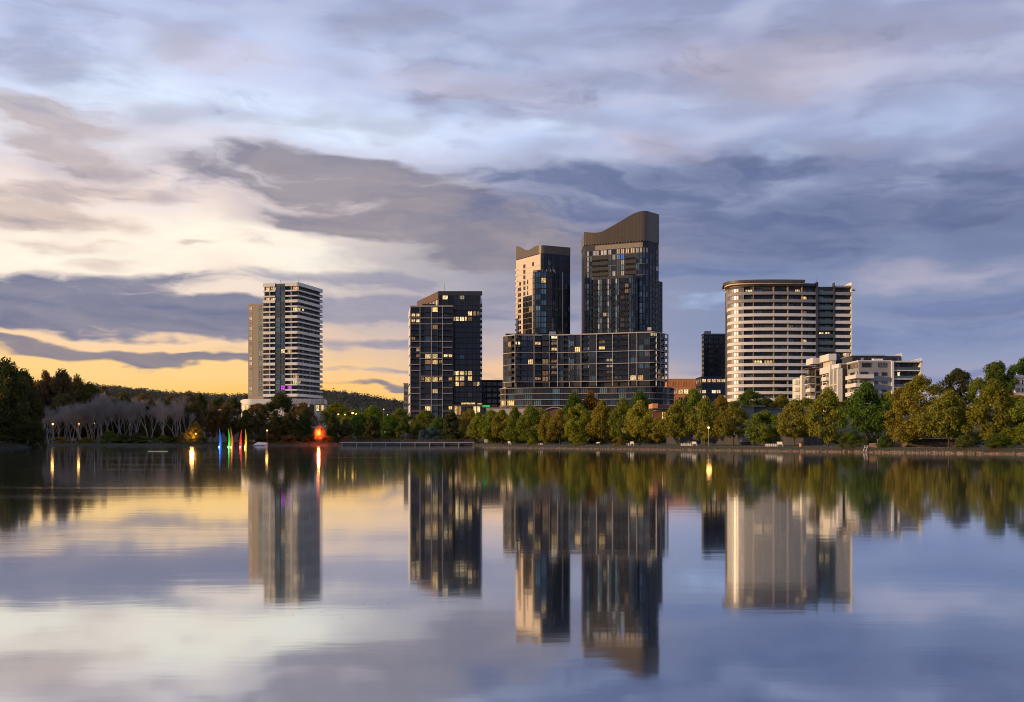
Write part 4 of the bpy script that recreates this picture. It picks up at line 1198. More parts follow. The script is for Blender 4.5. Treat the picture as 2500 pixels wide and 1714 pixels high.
# ---- stepped white apartments
def stepped_flats():
    t = building('stepped_flats', 2130, 415, 'stepped cream apartment building with box balconies, behind the promenade trees')
    o = lambda x: 1950 + x / 7.042
    py = lambda y: 840 + y / 7.042
    Z = lambda y, Y=400: WZ(py(y), Y)
    def vol(name, mat, x0, x1, y0, y1, z1, z0=5.0):
        b = MB(); b.box(x0, x1, y0, y1, z0, z1); return b.build(name, M[mat], t)
    def wl(X, y0, y1, z0, z1, glass, cols=1, d=0.06):     # window on a face that looks along -x
        return add('window', window_mesh(glass, cols, 1, 'frame_dark'), t, (X - d, (y0 + y1) / 2, (z0 + z1) / 2), (0, 0, -math.pi / 2), (y1 - y0, 0.18, z1 - z0))
    def wf(px0, px1, zy0, zy1, Y, glass, cols=2):          # window on a face that looks at the lake
        return add('window', window_mesh(glass, cols, 1, 'frame_dark'), t, (WX((px0 + px1) / 2, Y), Y - 0.05, (Z(zy0, Y) + Z(zy1, Y)) / 2), (0, 0, 0), (WX(px1, Y) - WX(px0, Y), 0.18, Z(zy0, Y) - Z(zy1, Y)))
    xa = WX(o(1030), 400)
    # corner block
    x1b = WX(o(1590), 400)
    vol('corner_block', 'grey_render', xa, x1b, 400, 414, Z(300))
    vol('corner_parapet', 'white_render', xa - 0.25, x1b, 399.75, 414, Z(296) + 0.35, Z(300))
    rows = [(320, 400), (475, 545), (625, 690), (770, 835), (910, 980)]
    for i, (a, c) in enumerate(rows):
        if i == 0: wf(o(1085), o(1240), c, a, 400, 'glass_dark', 4); wf(o(1365), o(1508), c, a, 400, 'glass_curtain', 3)
        else:
            wf(o(1060), o(1190), c, a, 400, pick(('glass_dark', 1), ('glass_navy', 1)), 3)
            wf(o(1297), o(1355), c - 2, a + 12, 400, 'glass_navy', 1); wf(o(1425), o(1512), c - 2, a + 12, 400, pick(('glass_curtain', 1), ('glass_navy', 1)), 2)
            add('balcony', box_balcony(), t, (WX(o(1125), 398), 398.6, Z(588 + (i - 1) * 145)), (0, 0, 0), (WX(o(1282), 398) - WX(o(968), 398), 2.8, 1.25))
        for j in range(3):
            wl(xa, 401.2 + j * 4.1, 404.4 + j * 4.1, Z(c), Z(a) + 0.1, pick(('glass_curtain', 2), ('cream_panel', 1.5), ('glass_dim', .7), ('glass_dark', 2)), 2)
        if i: add('balcony', box_balcony(), t, (xa - 1.0, 404.5, Z(590 + (i - 1) * 145)), (0, 0, 0), (2.2, 9.0, 1.25))
    # pier and balcony bay at the end
    x2 = WX(o(1627), 400); x3 = WX(o(2105), 400)
    vol('pier', 'white_render', x1b, x2, 399.2, 412, Z(290))
    vol('end_bay', 'dark_grey', x2, x3, 401.8, 414, Z(318))
    vol('end_wall', 'white_render', x3 - 0.45, x3 + 0.3, 399.4, 414, Z(300))
    vol('end_roof', 'white_render', x2, x3 + 0.3, 399.4, 414, Z(290), Z(316))
    for i, y in enumerate((455, 602, 747, 892)):
        b = MB(); b.box(x2, x3 - 0.46, 399.5, 401.8, Z(y + 9), Z(y - 8)); sl_ = b.build('balcony_slab', M['white_render'], t)
        b = MB(); b.box(x2 + 0.05, x3 - 0.5, 399.55, 399.65, Z(y - 8), Z(y - 55)); b.build('glass_balcony', M['glass_rail'], sl_)
        wf(o(1640), o(1690), y - 12, y - 125, 401.8, 'glass_dark', 1)
        wf(o(1690), o(1745), y - 12, y - 125, 401.8, 'glass_lit' if i == 1 else 'glass_navy', 1)
        wf(o(1865), o(1900), y - 40, y - 120, 401.8, 'glass_dark', 1)
        wf(o(1955), o(2070), y - 12, y - 120, 401.8, pick(('glass_curtain', 1), ('glass_dark', 2)), 3)
    # penthouse storey and tilted roof wings
    vol('penthouse', 'dark_grey', WX(o(915), 408), WX(o(1755), 408), 408, 420, Z(205, 408), Z(300))
    vol('penthouse_roof', 'grey_render', WX(o(900), 408), WX(o(1480), 408), 407, 421, Z(196, 408), Z(206, 408))
    for a, c, g in ((925, 1045, 'glass_dark'), (1060, 1120, 'white_render'), (1135, 1225, 'glass_navy'), (1240, 1300, 'white_render'), (1320, 1415, 'glass_dark'), (1490, 1600, 'glass_navy'), (1610, 1690, 'glass_dark'), (1695, 1722, 'glass_pale')):
        wf(o(a), o(c), 290, 232, 408, g, 2)
    for (a, c, ya, yb, Y) in ((1490, 1755, 215, 170, 410), (1885, 2098, 292, 255, 402)):
        b = MB(); xA, xB = WX(o(a), Y), WX(o(c), Y)
        b.prism([(xA, Y), (xB, Y - 0.2), (xB, Y + 9), (xA, Y + 9)], Z(ya, Y) - 0.2, [Z(ya, Y), Z(yb, Y), Z(yb, Y), Z(ya, Y)])
        b.build('roof_wing', M['white_render'], t)
        b = MB(); b.box(xB + 0.01, xB + 0.35, Y - 0.6, Y + 9, Z(ya, Y) - 3.0, Z(yb, Y) + 0.15); b.build('wing_wall', M['white_render'], t)
    b = MB(); b.box(WX(o(1255), 404), WX(o(1415), 404), 402, 403.5, Z(292), Z(255, 403)); b.build('terrace_wall', M['white_render'], t)
    b = MB()
    for i in range(6):
        x = WX(o(1000), 409) + i * 2.0
        b.box(x, x + 0.05, 408.4, 408.46, Z(196, 408), Z(172, 408))
    b.box(WX(o(1000), 409), WX(o(1000), 409) + 10.1, 408.4, 408.46, Z(172, 408) - 0.06, Z(172, 408)); b.build('roof_rail', M['pole_grey'], t)
    # receding lit side, module by module
    xm = 123.6
    vol('side_block', 'core_warm', xm + 0.6, 132, 414, 425, Z(345, 413))
    for (ya, yb, zt) in ((413.2, 414.6, 430), (418.5, 419.6, 430), (423.6, 424.9, 318)):
        vol('side_pier', 'white_render', xm - 1.0, xm + 0.8, ya, yb, Z(zt, 418))
    vol('side_parapet', 'white_render', xm - 0.1, 132, 414.7, 423.5, Z(345, 413) + 0.35, Z(345, 413) - 1.2)
    for i in range(5):
        z = 8 + i * 3.15
        b = MB(); b.box(xm - 0.6, xm + 0.5, 414.6, 423.6, z + 2.55, z + 3.0); b.build('side_spandrel', M['cream_panel'], t)
        for j in range(3): wl(xm + 0.6, 414.8 + j * 3, 417.2 + j * 3, z + 0.2, z + 2.5, pick(('glass_curtain', 2), ('glass_dark', 2), ('glass_dim', .5)), 2)
    x3a = 122.6
    z3 = WZ(863.6, 425)
    vol('tall_side_block', 'white_render', x3a + 1.2, 125.6, 425, 438, z3 - 6.2)
    vol('tall_side_top', 'white_render', x3a, 125.6, 425, 437.5, z3, z3 - 2.6)
    vol('tall_side_sill', 'white_render', x3a, 125.6, 425, 437.5, z3 - 4.9, z3 - 7.4)
    vol('tall_side_back', 'cream_panel', x3a + 1.4, 125.5, 425.3, 437.4, z3 - 2.6, z3 - 4.9)
    for i in range(5):
        z = z3 - 10.2 - i * 3.05
        add('balcony', box_balcony(), t, (x3a + 0.1, 428.3, z), (0, 0, 0), (2.2, 6.2, 1.3))
        wl(x3a + 1.2, 426, 430.5, z + 0.7, z + 2.5, pick(('glass_teal', 2), ('glass_curtain', 2)), 3)
        wl(x3a + 1.2, 432, 436.5, z - 0.3, z + 2.4, pick(('glass_curtain', 2), ('glass_dark', 2)), 2)
        wf(o(532), o(558), 0, 0, 425, 'glass_dark') if False else None
        add('window', window_mesh('glass_dark', 1, 1, 'frame_dark'), t, (x3a + 2.1, 424.95, z + 1.0), (0, 0, 0), (1.0, 0.18, 2.2))
    x4 = 120.9
    z4 = WZ(873.5, 442)
    vol('stair_block', 'dark_grey', x4 + 3.0, 127, 438.2, 441.8, z4 + 0.6)
    vol('rear_block', 'tan_wall', x4 + 1.2, 126.9, 442, 454, z4 - 3.6)
    vol('rear_top', 'white_render', x4 + 0.2, 126.8, 442, 452, z4, z4 - 2.4)
    vol('rear_canopy', 'roof_dark', x4 - 1.6, x4 + 2.2, 441.6, 451, z4 - 4.0, z4 - 4.35)
    for i in range(6):
        z = z4 - 7.4 - i * 3.05
        if i > 1: add('balcony', box_balcony(), t, (x4 + 0.4, 445.3, z), (0, 0, 0), (2.6, 6.6, 1.3))
        else:
            b = MB(); b.box(x4 - 1.3, x4 + 1.2, 442, 449, z - 0.2, z + 0.1); b.build('balcony_slab', M['white_render'], t)
            b = MB(); b.box(x4 - 1.3, x4 - 1.2, 442, 449, z + 0.1, z + 1.1); b.build('glass_balcony', M['glass_rail'], t)
        wl(x4 + 1.2, 442.6, 446, z + 0.4, z + 2.6, pick(('glass_curtain', 2), ('glass_dark', 2)), 2)
        wl(x4 + 1.2, 447, 451.5, z + 0.2, z + 2.6, pick(('glass_dim', 1), ('glass_dark', 2)), 2)
        add('window', window_mesh('glass_navy', 2, 1, 'frame_dark'), t, (x4 + 2.3, 441.95, z + 1.2), (0, 0, 0), (1.6, 0.18, 2.3))
    z5 = WZ(916.5, 455)
    vol('rear_pier', 'white_render', 120.1, 121.6, 455, 458, z5)
    vol('low_wing', 'white_render', 119.6, 122, 458, 468, z5 - 1)
    for i in range(5):
        add('balcony', box_balcony(), t, (119.0, 460, z5 - 3.2 - i * 3.05), (0, 0, 0), (1.6, 5, 1.3))
    # roof boxes
    vol('lift_box', 'cream_panel', WX(o(800), 425), WX(o(858), 425), 424, 428, Z(155, 425), Z(215, 425))
    vol('upper_storey', 'core_warm', WX(o(668), 427), WX(o(910), 427), 427, 440, Z(205, 427), 20)
    for a, c in ((675, 720), (725, 790), (795, 830)):
        wf(o(a), o(c), 335, 245, 426.9, pick(('glass_teal', 1), ('glass_blue', 1)), 2)
_bal = []
def box_balcony():
    """a solid box balustrade open on top, one unit each way, centred in plan with its base at zero"""
    if not _bal:
        b = MB(); w = 0.06
        b.box(-.5, .5, -.5, .5, -.12, 0.06)
        b.box(-.5, .5, -.5, -.5 + w, 0.06, 1.0); b.box(-.5, -.5 + w, -.5 + w, .5, 0.06, 1.0); b.box(.5 - w, .5, -.5 + w, .5, 0.06, 1.0)
        _bal.append(b.mesh('balcony', M['white_render']))
    return _bal[0]
stepped_flats()

# ---- smaller buildings
def simple_block(name, label, px0, px1, Y, py_top, mat, depth=20, floors=8, cols=5, glass=(('glass_dark', 1),), py_bot=None, roof='roof_grey', frame='frame_dark', fill=0.8, rows=None):
    t = building(name, (px0 + px1) / 2, Y, label)
    x0, x1 = WX(px0, Y), WX(px1, Y); zt = WZ(py_top, Y)
    b = MB(); b.box(x0, x1, Y, Y + depth, 4, zt); b.build('wall', M[mat], t)
    b = MB(); b.box(x0 - .25, x1 + .25, Y - .25, Y + depth, zt, zt + 0.6); b.build('parapet', M[roof], t)
    zb = WZ(py_bot, Y) if py_bot else 8
    fh = (zt - zb) / floors; cw = (x1 - x0) / cols
    for k in range(floors):
        for c in range(cols):
            add('window', window_mesh(pick(*(rows[k] if rows else glass)), 2, 1, frame), t, (x0 + cw * (c + .5), Y - 0.04, zt - fh * (k + .5) - 0.1), (0, 0, 0), (cw * fill, 0.2, fh * 0.62))
            xs = x0 - 0.04
    nside = max(1, int(depth / 5))
    for k in range(floors):
        for c in range(nside):
            if (px0 + px1) / 2 > 1250: X, r = x0 - 0.04, -math.pi / 2
            else: X, r = x1 + 0.04, math.pi / 2
            add('window', window_mesh(pick(*(rows[k] if rows else glass)), 2, 1, frame), t, (X, Y + depth * (c + .5) / nside, zt - fh * (k + .5) - 0.1), (0, 0, r), (depth / nside * .7, 0.2, fh * 0.62))
    return t
tt = simple_block('office_tower', 'dark glass office block behind the curved apartments', 1718, 1790, 640, 817, 'black_panel', 7, 9, 6, (('glass_dark', 5), ('core_brown', 1), ('glass_navy', 1)), 920)
for px, pyv in ((1732, 830), (1762, 829.5), (1732, 847), (1750, 846)):
    b = MB(); b.ball((WX(px, 639.6), 639.6, WZ(pyv, 639.6)), 0.35, 6, 4); b.build('ceiling_light', M['lamp_cool'] if 'lamp_cool' in M else M['frame_white'], tt)
b = MB(); b.box(WX(1722, 645), WX(1736, 645), 645, 650, WZ(816, 645), WZ(808, 645)); b.build('plant_room', M['grey_render'], tt)
simple_block('lit_office', 'glass office with glowing yellow top storeys beside the curved apartments', 1713, 1772, 600, 922, 'bluegrey_wall', 18, 4, 5, (('glass_lit', 4), ('bluegrey_wall', 1.5), ('glass_lit', 2)), 976, 'dark_grey', fill=0.97, rows=[(('glass_lit', 1),), (('slate_win', 1),), (('glass_lit', 2), ('slate_win', 1)), (('slate_win', 2), ('glass_lit', 1))])
simple_block('brick_office', 'low orange brick office with a lit window row beside the podium', 1628, 1722, 705, 927, 'brick_orange', 26, 3, 7, (('glass_lit', 3), ('brick_dark', 2), ('glass_dim', 1)), 985, 'brick_orange', frame='brick_orange', fill=0.95, rows=[(('brick_orange', 1),), (('glass_lit', 3), ('glass_dim', 1)), (('core_dark', 2), ('brick_orange', 1))])
simple_block('grey_flats', 'grey flats seen between the black grid tower and the podium', 1174, 1228, 660, 930, 'core_warm', 20, 5, 4, (('glass_blue', 3), ('glass_teal', 1), ('glass_dark', 3)), 1000, 'brick_dark', 'grey_render')
simple_block('slim_flats', 'narrow pale flats peeking out behind the black grid tower', 985.5, 1004, 640, 938, 'grey_render', 20, 5, 2, (('glass_dark', 3), ('glass_curtain', 2)), 1010, 'grey_render', 'grey_render')
simple_block('cream_house', 'cream house with ribbon window above the promenade trees at the frame edge', 2478, 2560, 268, 922, 'cream_panel', 14, 2, 6, (('glass_dark', 2), ('glass_curtain', 1)), 962, 'white_render', 'white_render')

# ------------------------------------------------------------------ trees
def foliage_material(name, trans=0.33):
    m = bpy.data.materials.new(name); m.use_nodes = True
    nt = m.node_tree; nt.nodes.clear()
    out = nt.nodes.new('ShaderNodeOutputMaterial')
    oi = nt.nodes.new('ShaderNodeObjectInfo'); g = nt.nodes.new('ShaderNodeNewGeometry')
    n1, _ = noise_tex(nt, g.outputs['Position'], 0.42, 3, 0.55)
    n2, _ = noise_tex(nt, g.outputs['Position'], 2.3, 3, 0.6)
    col = mixc(nt, (n1.smooth(0.36, 0.62) * S(oi.outputs['Alpha'], nt)), oi.outputs['Color'], (0.26, 0.135, 0.02))
    f = n2 * 1.2 + 0.52
    sc = nt.nodes.new('ShaderNodeVectorMath'); sc.operation = 'SCALE'
    nt.links.new(col, sc.inputs[0]); nt.links.new(f.s, sc.inputs['Scale'])
    d = nt.nodes.new('ShaderNodeBsdfDiffuse'); t = nt.nodes.new('ShaderNodeBsdfTranslucent'); mx = nt.nodes.new('ShaderNodeMixShader')
    nt.links.new(sc.outputs[0], d.inputs[0]); nt.links.new(sc.outputs[0], t.inputs[0])
    mx.inputs[0].default_value = trans
    nt.links.new(d.outputs[0], mx.inputs[1]); nt.links.new(t.outputs[0], mx.inputs[2]); nt.links.new(mx.outputs[0], out.inputs[0])
    return m
M['foliage'] = foliage_material('foliage')
mk('bark', (0.075, 0.055, 0.042), 0.9, var=0.3, vscale=2.0)
mk('pale_bark', (0.33, 0.29, 0.25), 0.85, var=0.3, vscale=1.2)

def leaf_mesh(name, C, N, size, rng, mat, aspect=1.0, droop=None):
    n = len(C)
    N = N / np.maximum(np.linalg.norm(N, axis=1, keepdims=True), 1e-6)
    A = np.cross(N, rng.normal(size=(n, 3))); A /= np.maximum(np.linalg.norm(A, axis=1, keepdims=True), 1e-6)
    if droop is not None:
        A = A * (1 - droop) + np.array([0, 0, 1.0]) * droop
        A -= N * np.sum(A * N, axis=1, keepdims=True); A /= np.maximum(np.linalg.norm(A, axis=1, keepdims=True), 1e-6)
    B = np.cross(N, A)
    s = size[:, None] * 0.5
    V = np.empty((n, 4, 3)); V[:, 0] = C - A * s * aspect; V[:, 1] = C - B * s; V[:, 2] = C + A * s * aspect; V[:, 3] = C + B * s
    me = bpy.data.meshes.new(name)
    me.vertices.add(n * 4); me.vertices.foreach_set('co', V.ravel().astype(np.float32))
    me.loops.add(n * 4); me.loops.foreach_set('vertex_index', np.arange(n * 4, dtype=np.int32))
    me.polygons.add(n); me.polygons.foreach_set('loop_start', np.arange(0, n * 4, 4, dtype=np.int32))
    me.polygons.foreach_set('loop_total', np.full(n, 4, dtype=np.int32))
    me.update(calc_edges=True)
    me.materials.append(M[mat])
    return me

def crown_proto(kind, seed, leaves=11000):
    """a crown one unit tall and one wide, standing on z = 0"""
    rng = np.random.default_rng(seed)
    spec = {'plane': (0.07, 110, 0.115), 'round': (0.06, 100, 0.125), 'oak': (0.02, 110, 0.10), 'gum': (0.26, 60, 0.12), 'bush': (0.0, 60, 0.15), 'open': (0.15, 70, 0.10)}[kind]
    base, nc, cr = spec
    if kind == 'plane' and seed % 2 == 0: base = 0.17
    cen = []
    while len(cen) < nc:
        t = rng.random(); a = rng.random() * 2 * math.pi
        if kind == 'plane': r = 0.5 * (math.sin(math.pi * min(1, t ** 0.62 * 0.97 + 0.03)) ** 0.75)
        elif kind == 'round': r = 0.5 * math.sin(math.pi * (0.12 + 0.86 * t)) ** 0.6
        elif kind == 'oak': r = 0.5 * (1 - t ** 1.5) ** 0.8 * (0.75 + 0.25 * math.sin(t * 9 + seed))
        elif kind == 'bush': r = 0.5 * math.sqrt(max(0, 1 - t * t))
        else: r = 0.5 * math.sin(math.pi * (0.1 + 0.85 * t)) ** 0.7
        q = math.sqrt(rng.random()) if kind in ('gum', 'open') else 0.35 + 0.65 * math.sqrt(rng.random())
        wob = 1 + 0.22 * math.sin(3 * a + seed) * math.sin(5 * t + seed * 1.7)
        rr = max(0.0, r * q * wob - cr * 0.45)
        cen.append((rr * math.cos(a), rr * math.sin(a), base + cr * 0.5 + t * (1 - base - cr * 0.9)))
    cen = np.array(cen)
    w = rng.uniform(0.6, 1.4, nc)
    idx = rng.choice(nc, leaves, p=w / w.sum())
    D = rng.normal(size=(leaves, 3)); D /= np.linalg.norm(D, axis=1, keepdims=True)
    rad = cr * (rng.random(leaves) ** 0.5) * w[idx] ** 0.5
    C = cen[idx] + D * rad[:, None] * np.array([1.0, 1.0, 0.75])
    N = D * 0.8 + rng.normal(size=(leaves, 3)) * 0.55 + np.array([0, 0, 0.35])
    size = rng.uniform(0.022, 0.044, leaves)
    if kind == 'oak': return leaf_mesh('crown', C, N, size * 1.1, rng, 'foliage', 1.7, 0.75)
    return leaf_mesh('crown', C, N, size, rng, 'foliage')

def trunk_proto(kind, seed):
    rnd = random.Random(seed); b = MB()
    h = {'plane': 0.55, 'round': 0.5, 'oak': 0.7, 'gum': 0.75, 'bush': 0.3, 'open': 0.6}[kind]
    lean = rnd.uniform(-.02, .02)
    pts = [(0, 0, -0.03), (lean * .3, 0, 0.1), (lean, lean, 0.3), (lean * 2, lean, h)]
    b.tube(pts, [0.024, 0.018, 0.015, 0.006], 6)
    for i in range(7):
        z = rnd.uniform(0.14, h * 0.9); a = rnd.uniform(0, 6.28); l = rnd.uniform(0.15, 0.33)
        p0 = (lean * z / h, 0, z); p1 = (l * .5 * math.cos(a), l * .5 * math.sin(a), z + l * .4); p2 = (l * math.cos(a), l * math.sin(a), z + l * .9)
        b.tube([p0, p1, p2], [0.010, 0.007, 0.003], 4)
    return b.mesh('trunk', M['bark'], smooth=True)

PROTO = {}
for kind, seeds in (('plane', (1, 2, 3, 4)), ('round', (5, 6)), ('oak', (7, 8, 9)), ('gum', (10, 11)), ('bush', (12, 13)), ('open', (14, 15))):
    PROTO[kind] = [(crown_proto(kind, sd_), trunk_proto(kind, sd_)) for sd_ in seeds]

GREEN, OLIVE, YELLOW, DARK, DEEP, RUST, BLUEG, GUMG = (0.115, 0.145, 0.020), (0.175, 0.160, 0.024), (0.23, 0.21, 0.026), (0.052, 0.060, 0.020), (0.065, 0.105, 0.018), (0.21, 0.105, 0.02), (0.07, 0.10, 0.10), (0.075, 0.068, 0.032)
_tn = [0]
def tree(px, Y, py_top, wpx, kind, col, autumn, label, group, name='broadleaf_tree', py_base=None, cat='tree'):
    """a tree that stands on the ground at distance Y on the sight line of column px"""
    _tn[0] += 1; k = _tn[0]
    x = WX(px, Y); gz = ground_z(x, Y) if py_base is None else WZ(py_base, Y)
    h = max(1.0, WZ(py_top, Y) - gz); w = wpx / F * Y
    t = thing(name, (x, Y, gz), label, cat, group)
    cm, tm = PROTO[kind][k % len(PROTO[kind])]
    rz = (k * 2.399) % 6.283
    o = add('crown', cm, t, (x, Y, gz), (0, 0, rz), (w, w, h))
    j = random.Random(k)
    o.color = (*(c * j.uniform(1.25, 1.6) for c in col), autumn)
    add('trunk', tm, t, (x, Y, gz), (0, 0, rz), (h * 0.8, h * 0.8, h))
    return t

ORD = 'first second third fourth fifth sixth seventh eighth ninth tenth eleventh twelfth thirteenth fourteenth fifteenth sixteenth seventeenth eighteenth nineteenth twentieth'.split()
def ordn(i): return ORD[i] if i < 20 else ('twenty-' + ORD[i - 20])
# the promenade row, from the bay mouth towards the frame edge
row = [(1168, 1008, 58, 'plane', OLIVE, .35, 'olive'), (1196, 1000, 56, 'round', GREEN, .30, 'green'), (1226, 1000, 58, 'plane', OLIVE, .8, 'orange tinged'), (1257, 994, 58, 'plane', GREEN, .2, 'green'),
       (1296, 992, 66, 'round', GREEN, .3, 'dark green'), (1334, 1008, 56, 'plane', OLIVE, .8, 'rusty'), (1367, 1000, 64, 'plane', OLIVE, .9, 'orange topped'), (1412, 986, 72, 'round', OLIVE, .4, 'olive'),
       (1470, 980, 74, 'plane', OLIVE, .6, 'brown green'), (1520, 972, 66, 'plane', GREEN, .4, 'green'), (1562, 978, 74, 'plane', YELLOW, .35, 'yellow green'), (1606, 1020, 52, 'open', OLIVE, .6, 'small thin'),
       (1656, 978, 84, 'plane', OLIVE, .55, 'olive brown'), (1722, 972, 88, 'plane', OLIVE, .5, 'tall olive'), (1790, 980, 86, 'plane', GREEN, .75, 'orange flecked green'), (1868, 1002, 92, 'round', GREEN, .15, 'low flat topped green'),
       (1940, 978, 88, 'plane', OLIVE, .8, 'rust and olive'), (2022, 950, 104, 'plane', OLIVE, .35, 'broad olive'), (2116, 932, 116, 'plane', DEEP, .05, 'tall deep green'), (2214, 962, 112, 'plane', OLIVE, .6, 'golden brown'),
       (2316, 954, 118, 'plane', OLIVE, .7, 'amber topped'), (2428, 932, 138, 'plane', GREEN, .5, 'large green and gold'), (2512, 968, 110, 'round', GREEN, .3, 'half hidden green')]
for i, (px, pt, w, kd, col, au, word) in enumerate(row):
    au *= 0.42
    s = prom_px(px, 6.5 + (i * 37 % 5) * 0.5); x, Y, _z = prom(s, 6.5 + (i * 37 % 5) * 0.5)
    tree(px, Y, pt, w * 1.08, kd, col, au, f'{word} tree on the stone bank, {ordn(i)} counting from the boardwalk', 'trees along the promenade')
# drooping shrubs that hang over the bank
for i, (px, pt, w) in enumerate(((1300, 1070, 26), (1412, 1062, 40), (1510, 1066, 34), (2080, 1052, 70), (2160, 1060, 40), (2360, 1062, 60), (2440, 1056, 66))):
    s = prom_px(px, 1.0); x, Y, _z = prom(s, 1.0)
    tree(px, Y, pt, w, 'bush', DEEP if i > 2 else OLIVE, .2, f'low shrub hanging over the stone bank, {ordn(i)} counting from the boardwalk', 'shrubs on the stone bank', 'overhanging_shrub', cat='shrub')
# trees behind the promenade
back = [(1402, 300, 960, 66, 'round', DEEP, .05, 'dark green crown rising above the row below the podium'), (1442, 302, 956, 74, 'plane', RUST, .7, 'tall rust brown crown in front of the podium'), (1560, 296, 956, 60, 'round', DEEP, .05, 'dark green crown behind the yellow green tree'),
        (1320, 330, 1000, 60, 'round', OLIVE, .6, 'brownish crown behind the bay end of the row'), (1210, 345, 1008, 60, 'round', OLIVE, .5, 'dull olive crown near the boardwalk end'), (1690, 300, 948, 62, 'round', GREEN, .2, 'dark crown in front of the lit office'),
        (1760, 310, 966, 60, 'plane', OLIVE, .7, 'rusty crown below the curved block corner'), (1832, 300, 950, 70, 'round', DEEP, .05, 'deep green crown below the curved block'), (1870, 318, 972, 60, 'round', DARK, .0, 'low dark crown beside the grey pavilion'),
        (1908, 306, 962, 58, 'plane', OLIVE, .7, 'brown crown above the grey pavilion'), (1966, 300, 972, 66, 'round', GREEN, .3, 'green crown right below the stepped flats'), (2066, 310, 978, 70, 'round', GREEN, .2, 'small green crown under the box balconies'),
        (2168, 260, 956, 50, 'plane', YELLOW, .2, 'bright yellow green tree below the white pier'), (2196, 290, 944, 60, 'round', OLIVE, .5, 'dusky olive crown below the end balconies'), (2248, 270, 918, 92, 'round', OLIVE, .2, 'big olive green crown beside the stepped flats'),
        (2338, 290, 900, 84, 'round', DARK, .0, 'dark round tree rising against the sky'), (2392, 270, 924, 64, 'round', GREEN, .1, 'green crown between the dark round tree and the tallest tree'), (2440, 270, 884, 96, 'gum', DEEP, .05, 'tallest green tree against the sky near the frame edge'),
        (2496, 300, 876, 76, 'gum', DEEP, .05, 'lofty open crown beside the cream house'), (2350, 215, 990, 40, 'bush', (0.05, 0.012, 0.014), .0, 'dark purple leaved tree between two golden trees'), (2290, 240, 985, 60, 'round', GREEN, .3, 'low green crown behind the amber trees'),
        (2480, 235, 965, 80, 'round', OLIVE, .5, 'brownish crown below the cream house')]
for px, Y, pt, w, kd, col, au, lab in back:
    tree(px, Y, pt, w * 1.05, kd, col, au, lab, 'trees behind the promenade')
for i in range(16):
    px = 1230 + i * 82 + (i * 53 % 17); Y = 330 + (i * 29 % 40) if px < 1640 else 285 + (i * 29 % 40)
    tree(px, Y, 1012 - (i * 31 % 16), 84, 'round', (OLIVE, GREEN, DARK)[i % 3], .3, f'dim crown in the gaps behind the promenade trees, {ordn(i)} counting from the boardwalk', 'gap filling trees behind the promenade')

# trees round the bay and behind the boardwalk
bay = [(520, 470, 992, 60, 'open', GUMG, .5, 'brown thin leaved tree behind the blue fin'), (556, 475, 985, 66, 'open', GUMG, .6, 'brown hazy tree behind the green fin'), (600, 470, 1002, 62, 'oak', DARK, .2, 'dark tree behind the red fin'), (636, 476, 996, 56, 'oak', GUMG, .5, 'rusty dark tree beside the bank lamp'),
       (686, 560, 962, 90, 'round', DARK, .1, 'broad dark crown in front of the banded tower'), (668, 462, 1016, 56, 'oak', DARK, .1, 'feathery dark tree just past the bank lamp'), (704, 466, 1008, 66, 'oak', DARK, .2, 'feathery tree with reddish tips below the tower'), (742, 470, 1000, 62, 'oak', DARK, .1, 'tall feathery dark tree before the red lit willow'),
       (740, 540, 985, 64, 'round', GUMG, .4, 'brownish crown at the foot of the banded tower'), (628, 545, 985, 70, 'round', GUMG, .5, 'brown crown left of the banded tower podium'), (812, 464, 1012, 56, 'oak', DARK, .1, 'dark feathery tree just past the red lit willow'), (842, 468, 1024, 58, 'oak', GUMG, .3, 'brownish feathery tree at the start of the boardwalk'),
       (908, 462, 1016, 74, 'oak', DARK, .05, 'wide dark feathery tree behind the boardwalk'), (880, 520, 1010, 50, 'round', DEEP, .1, 'green crown behind the unlit pole'), (908, 540, 992, 62, 'round', GREEN, .1, 'bright green crown above the boardwalk trees'), (862, 600, 1000, 66, 'round', GREEN, .2, 'green crown behind the road lamps'),
       (950, 500, 1014, 50, 'round', DEEP, .1, 'green crown behind the glowing windows'), (985, 462, 1020, 60, 'oak', DEEP, .1, 'dark green tree before the grid tower corner'), (978, 530, 998, 56, 'round', GREEN, .3, 'olive crown left of the grid tower'), (1038, 480, 1000, 60, 'round', GREEN, .25, 'yellow green crown covering the grid tower foot'),
       (1072, 475, 1018, 54, 'round', DEEP, .2, 'mid green crown beside the dark pointed tree'), (1102, 462, 1004, 76, 'oak', DARK, .0, 'dark pointed pine like tree behind the boardwalk'), (1146, 470, 1000, 62, 'round', OLIVE, .5, 'olive crown below the lit terrace'), (1020, 466, 1034, 44, 'oak', DEEP, .1, 'low dark green tree under the grid tower'),
       (820, 640, 985, 74, 'round', GREEN, .3, 'rounded green crown at the foot of the hill')]
for px, Y, pt, w, kd, col, au, lab in bay:
    tree(px, Y, pt, w * 1.08, kd, col, au, lab, 'trees round the bay')
for px, Y, pt, w, lab in ((992, 452, 1056, 36, 'silvery blue rounded bush below the dark green tree'), (1032, 452, 1050, 36, 'pale blue grey bush behind the boardwalk'), (1054, 453, 1040, 42, 'largest blue grey bush behind the boardwalk')):
    tree(px, Y, pt, w, 'bush', BLUEG, 0, lab, 'blue grey bushes', 'rounded_bush', cat='bush')
for i in range(14):
    px = 490 + i * 50 + (i * 37 % 19)
    if 770 < px < 800 or 530 < px < 600: continue
    tree(px, 449 + (i * 13 % 6), 1066 - (i * 17 % 9), 46, 'bush', (DARK, GUMG, DARK)[i % 3], .3, f'low dark waterside shrub round the bay, {ordn(i)} counting from the bare trees', 'waterside shrubs', 'waterside_shrub', cat='shrub')
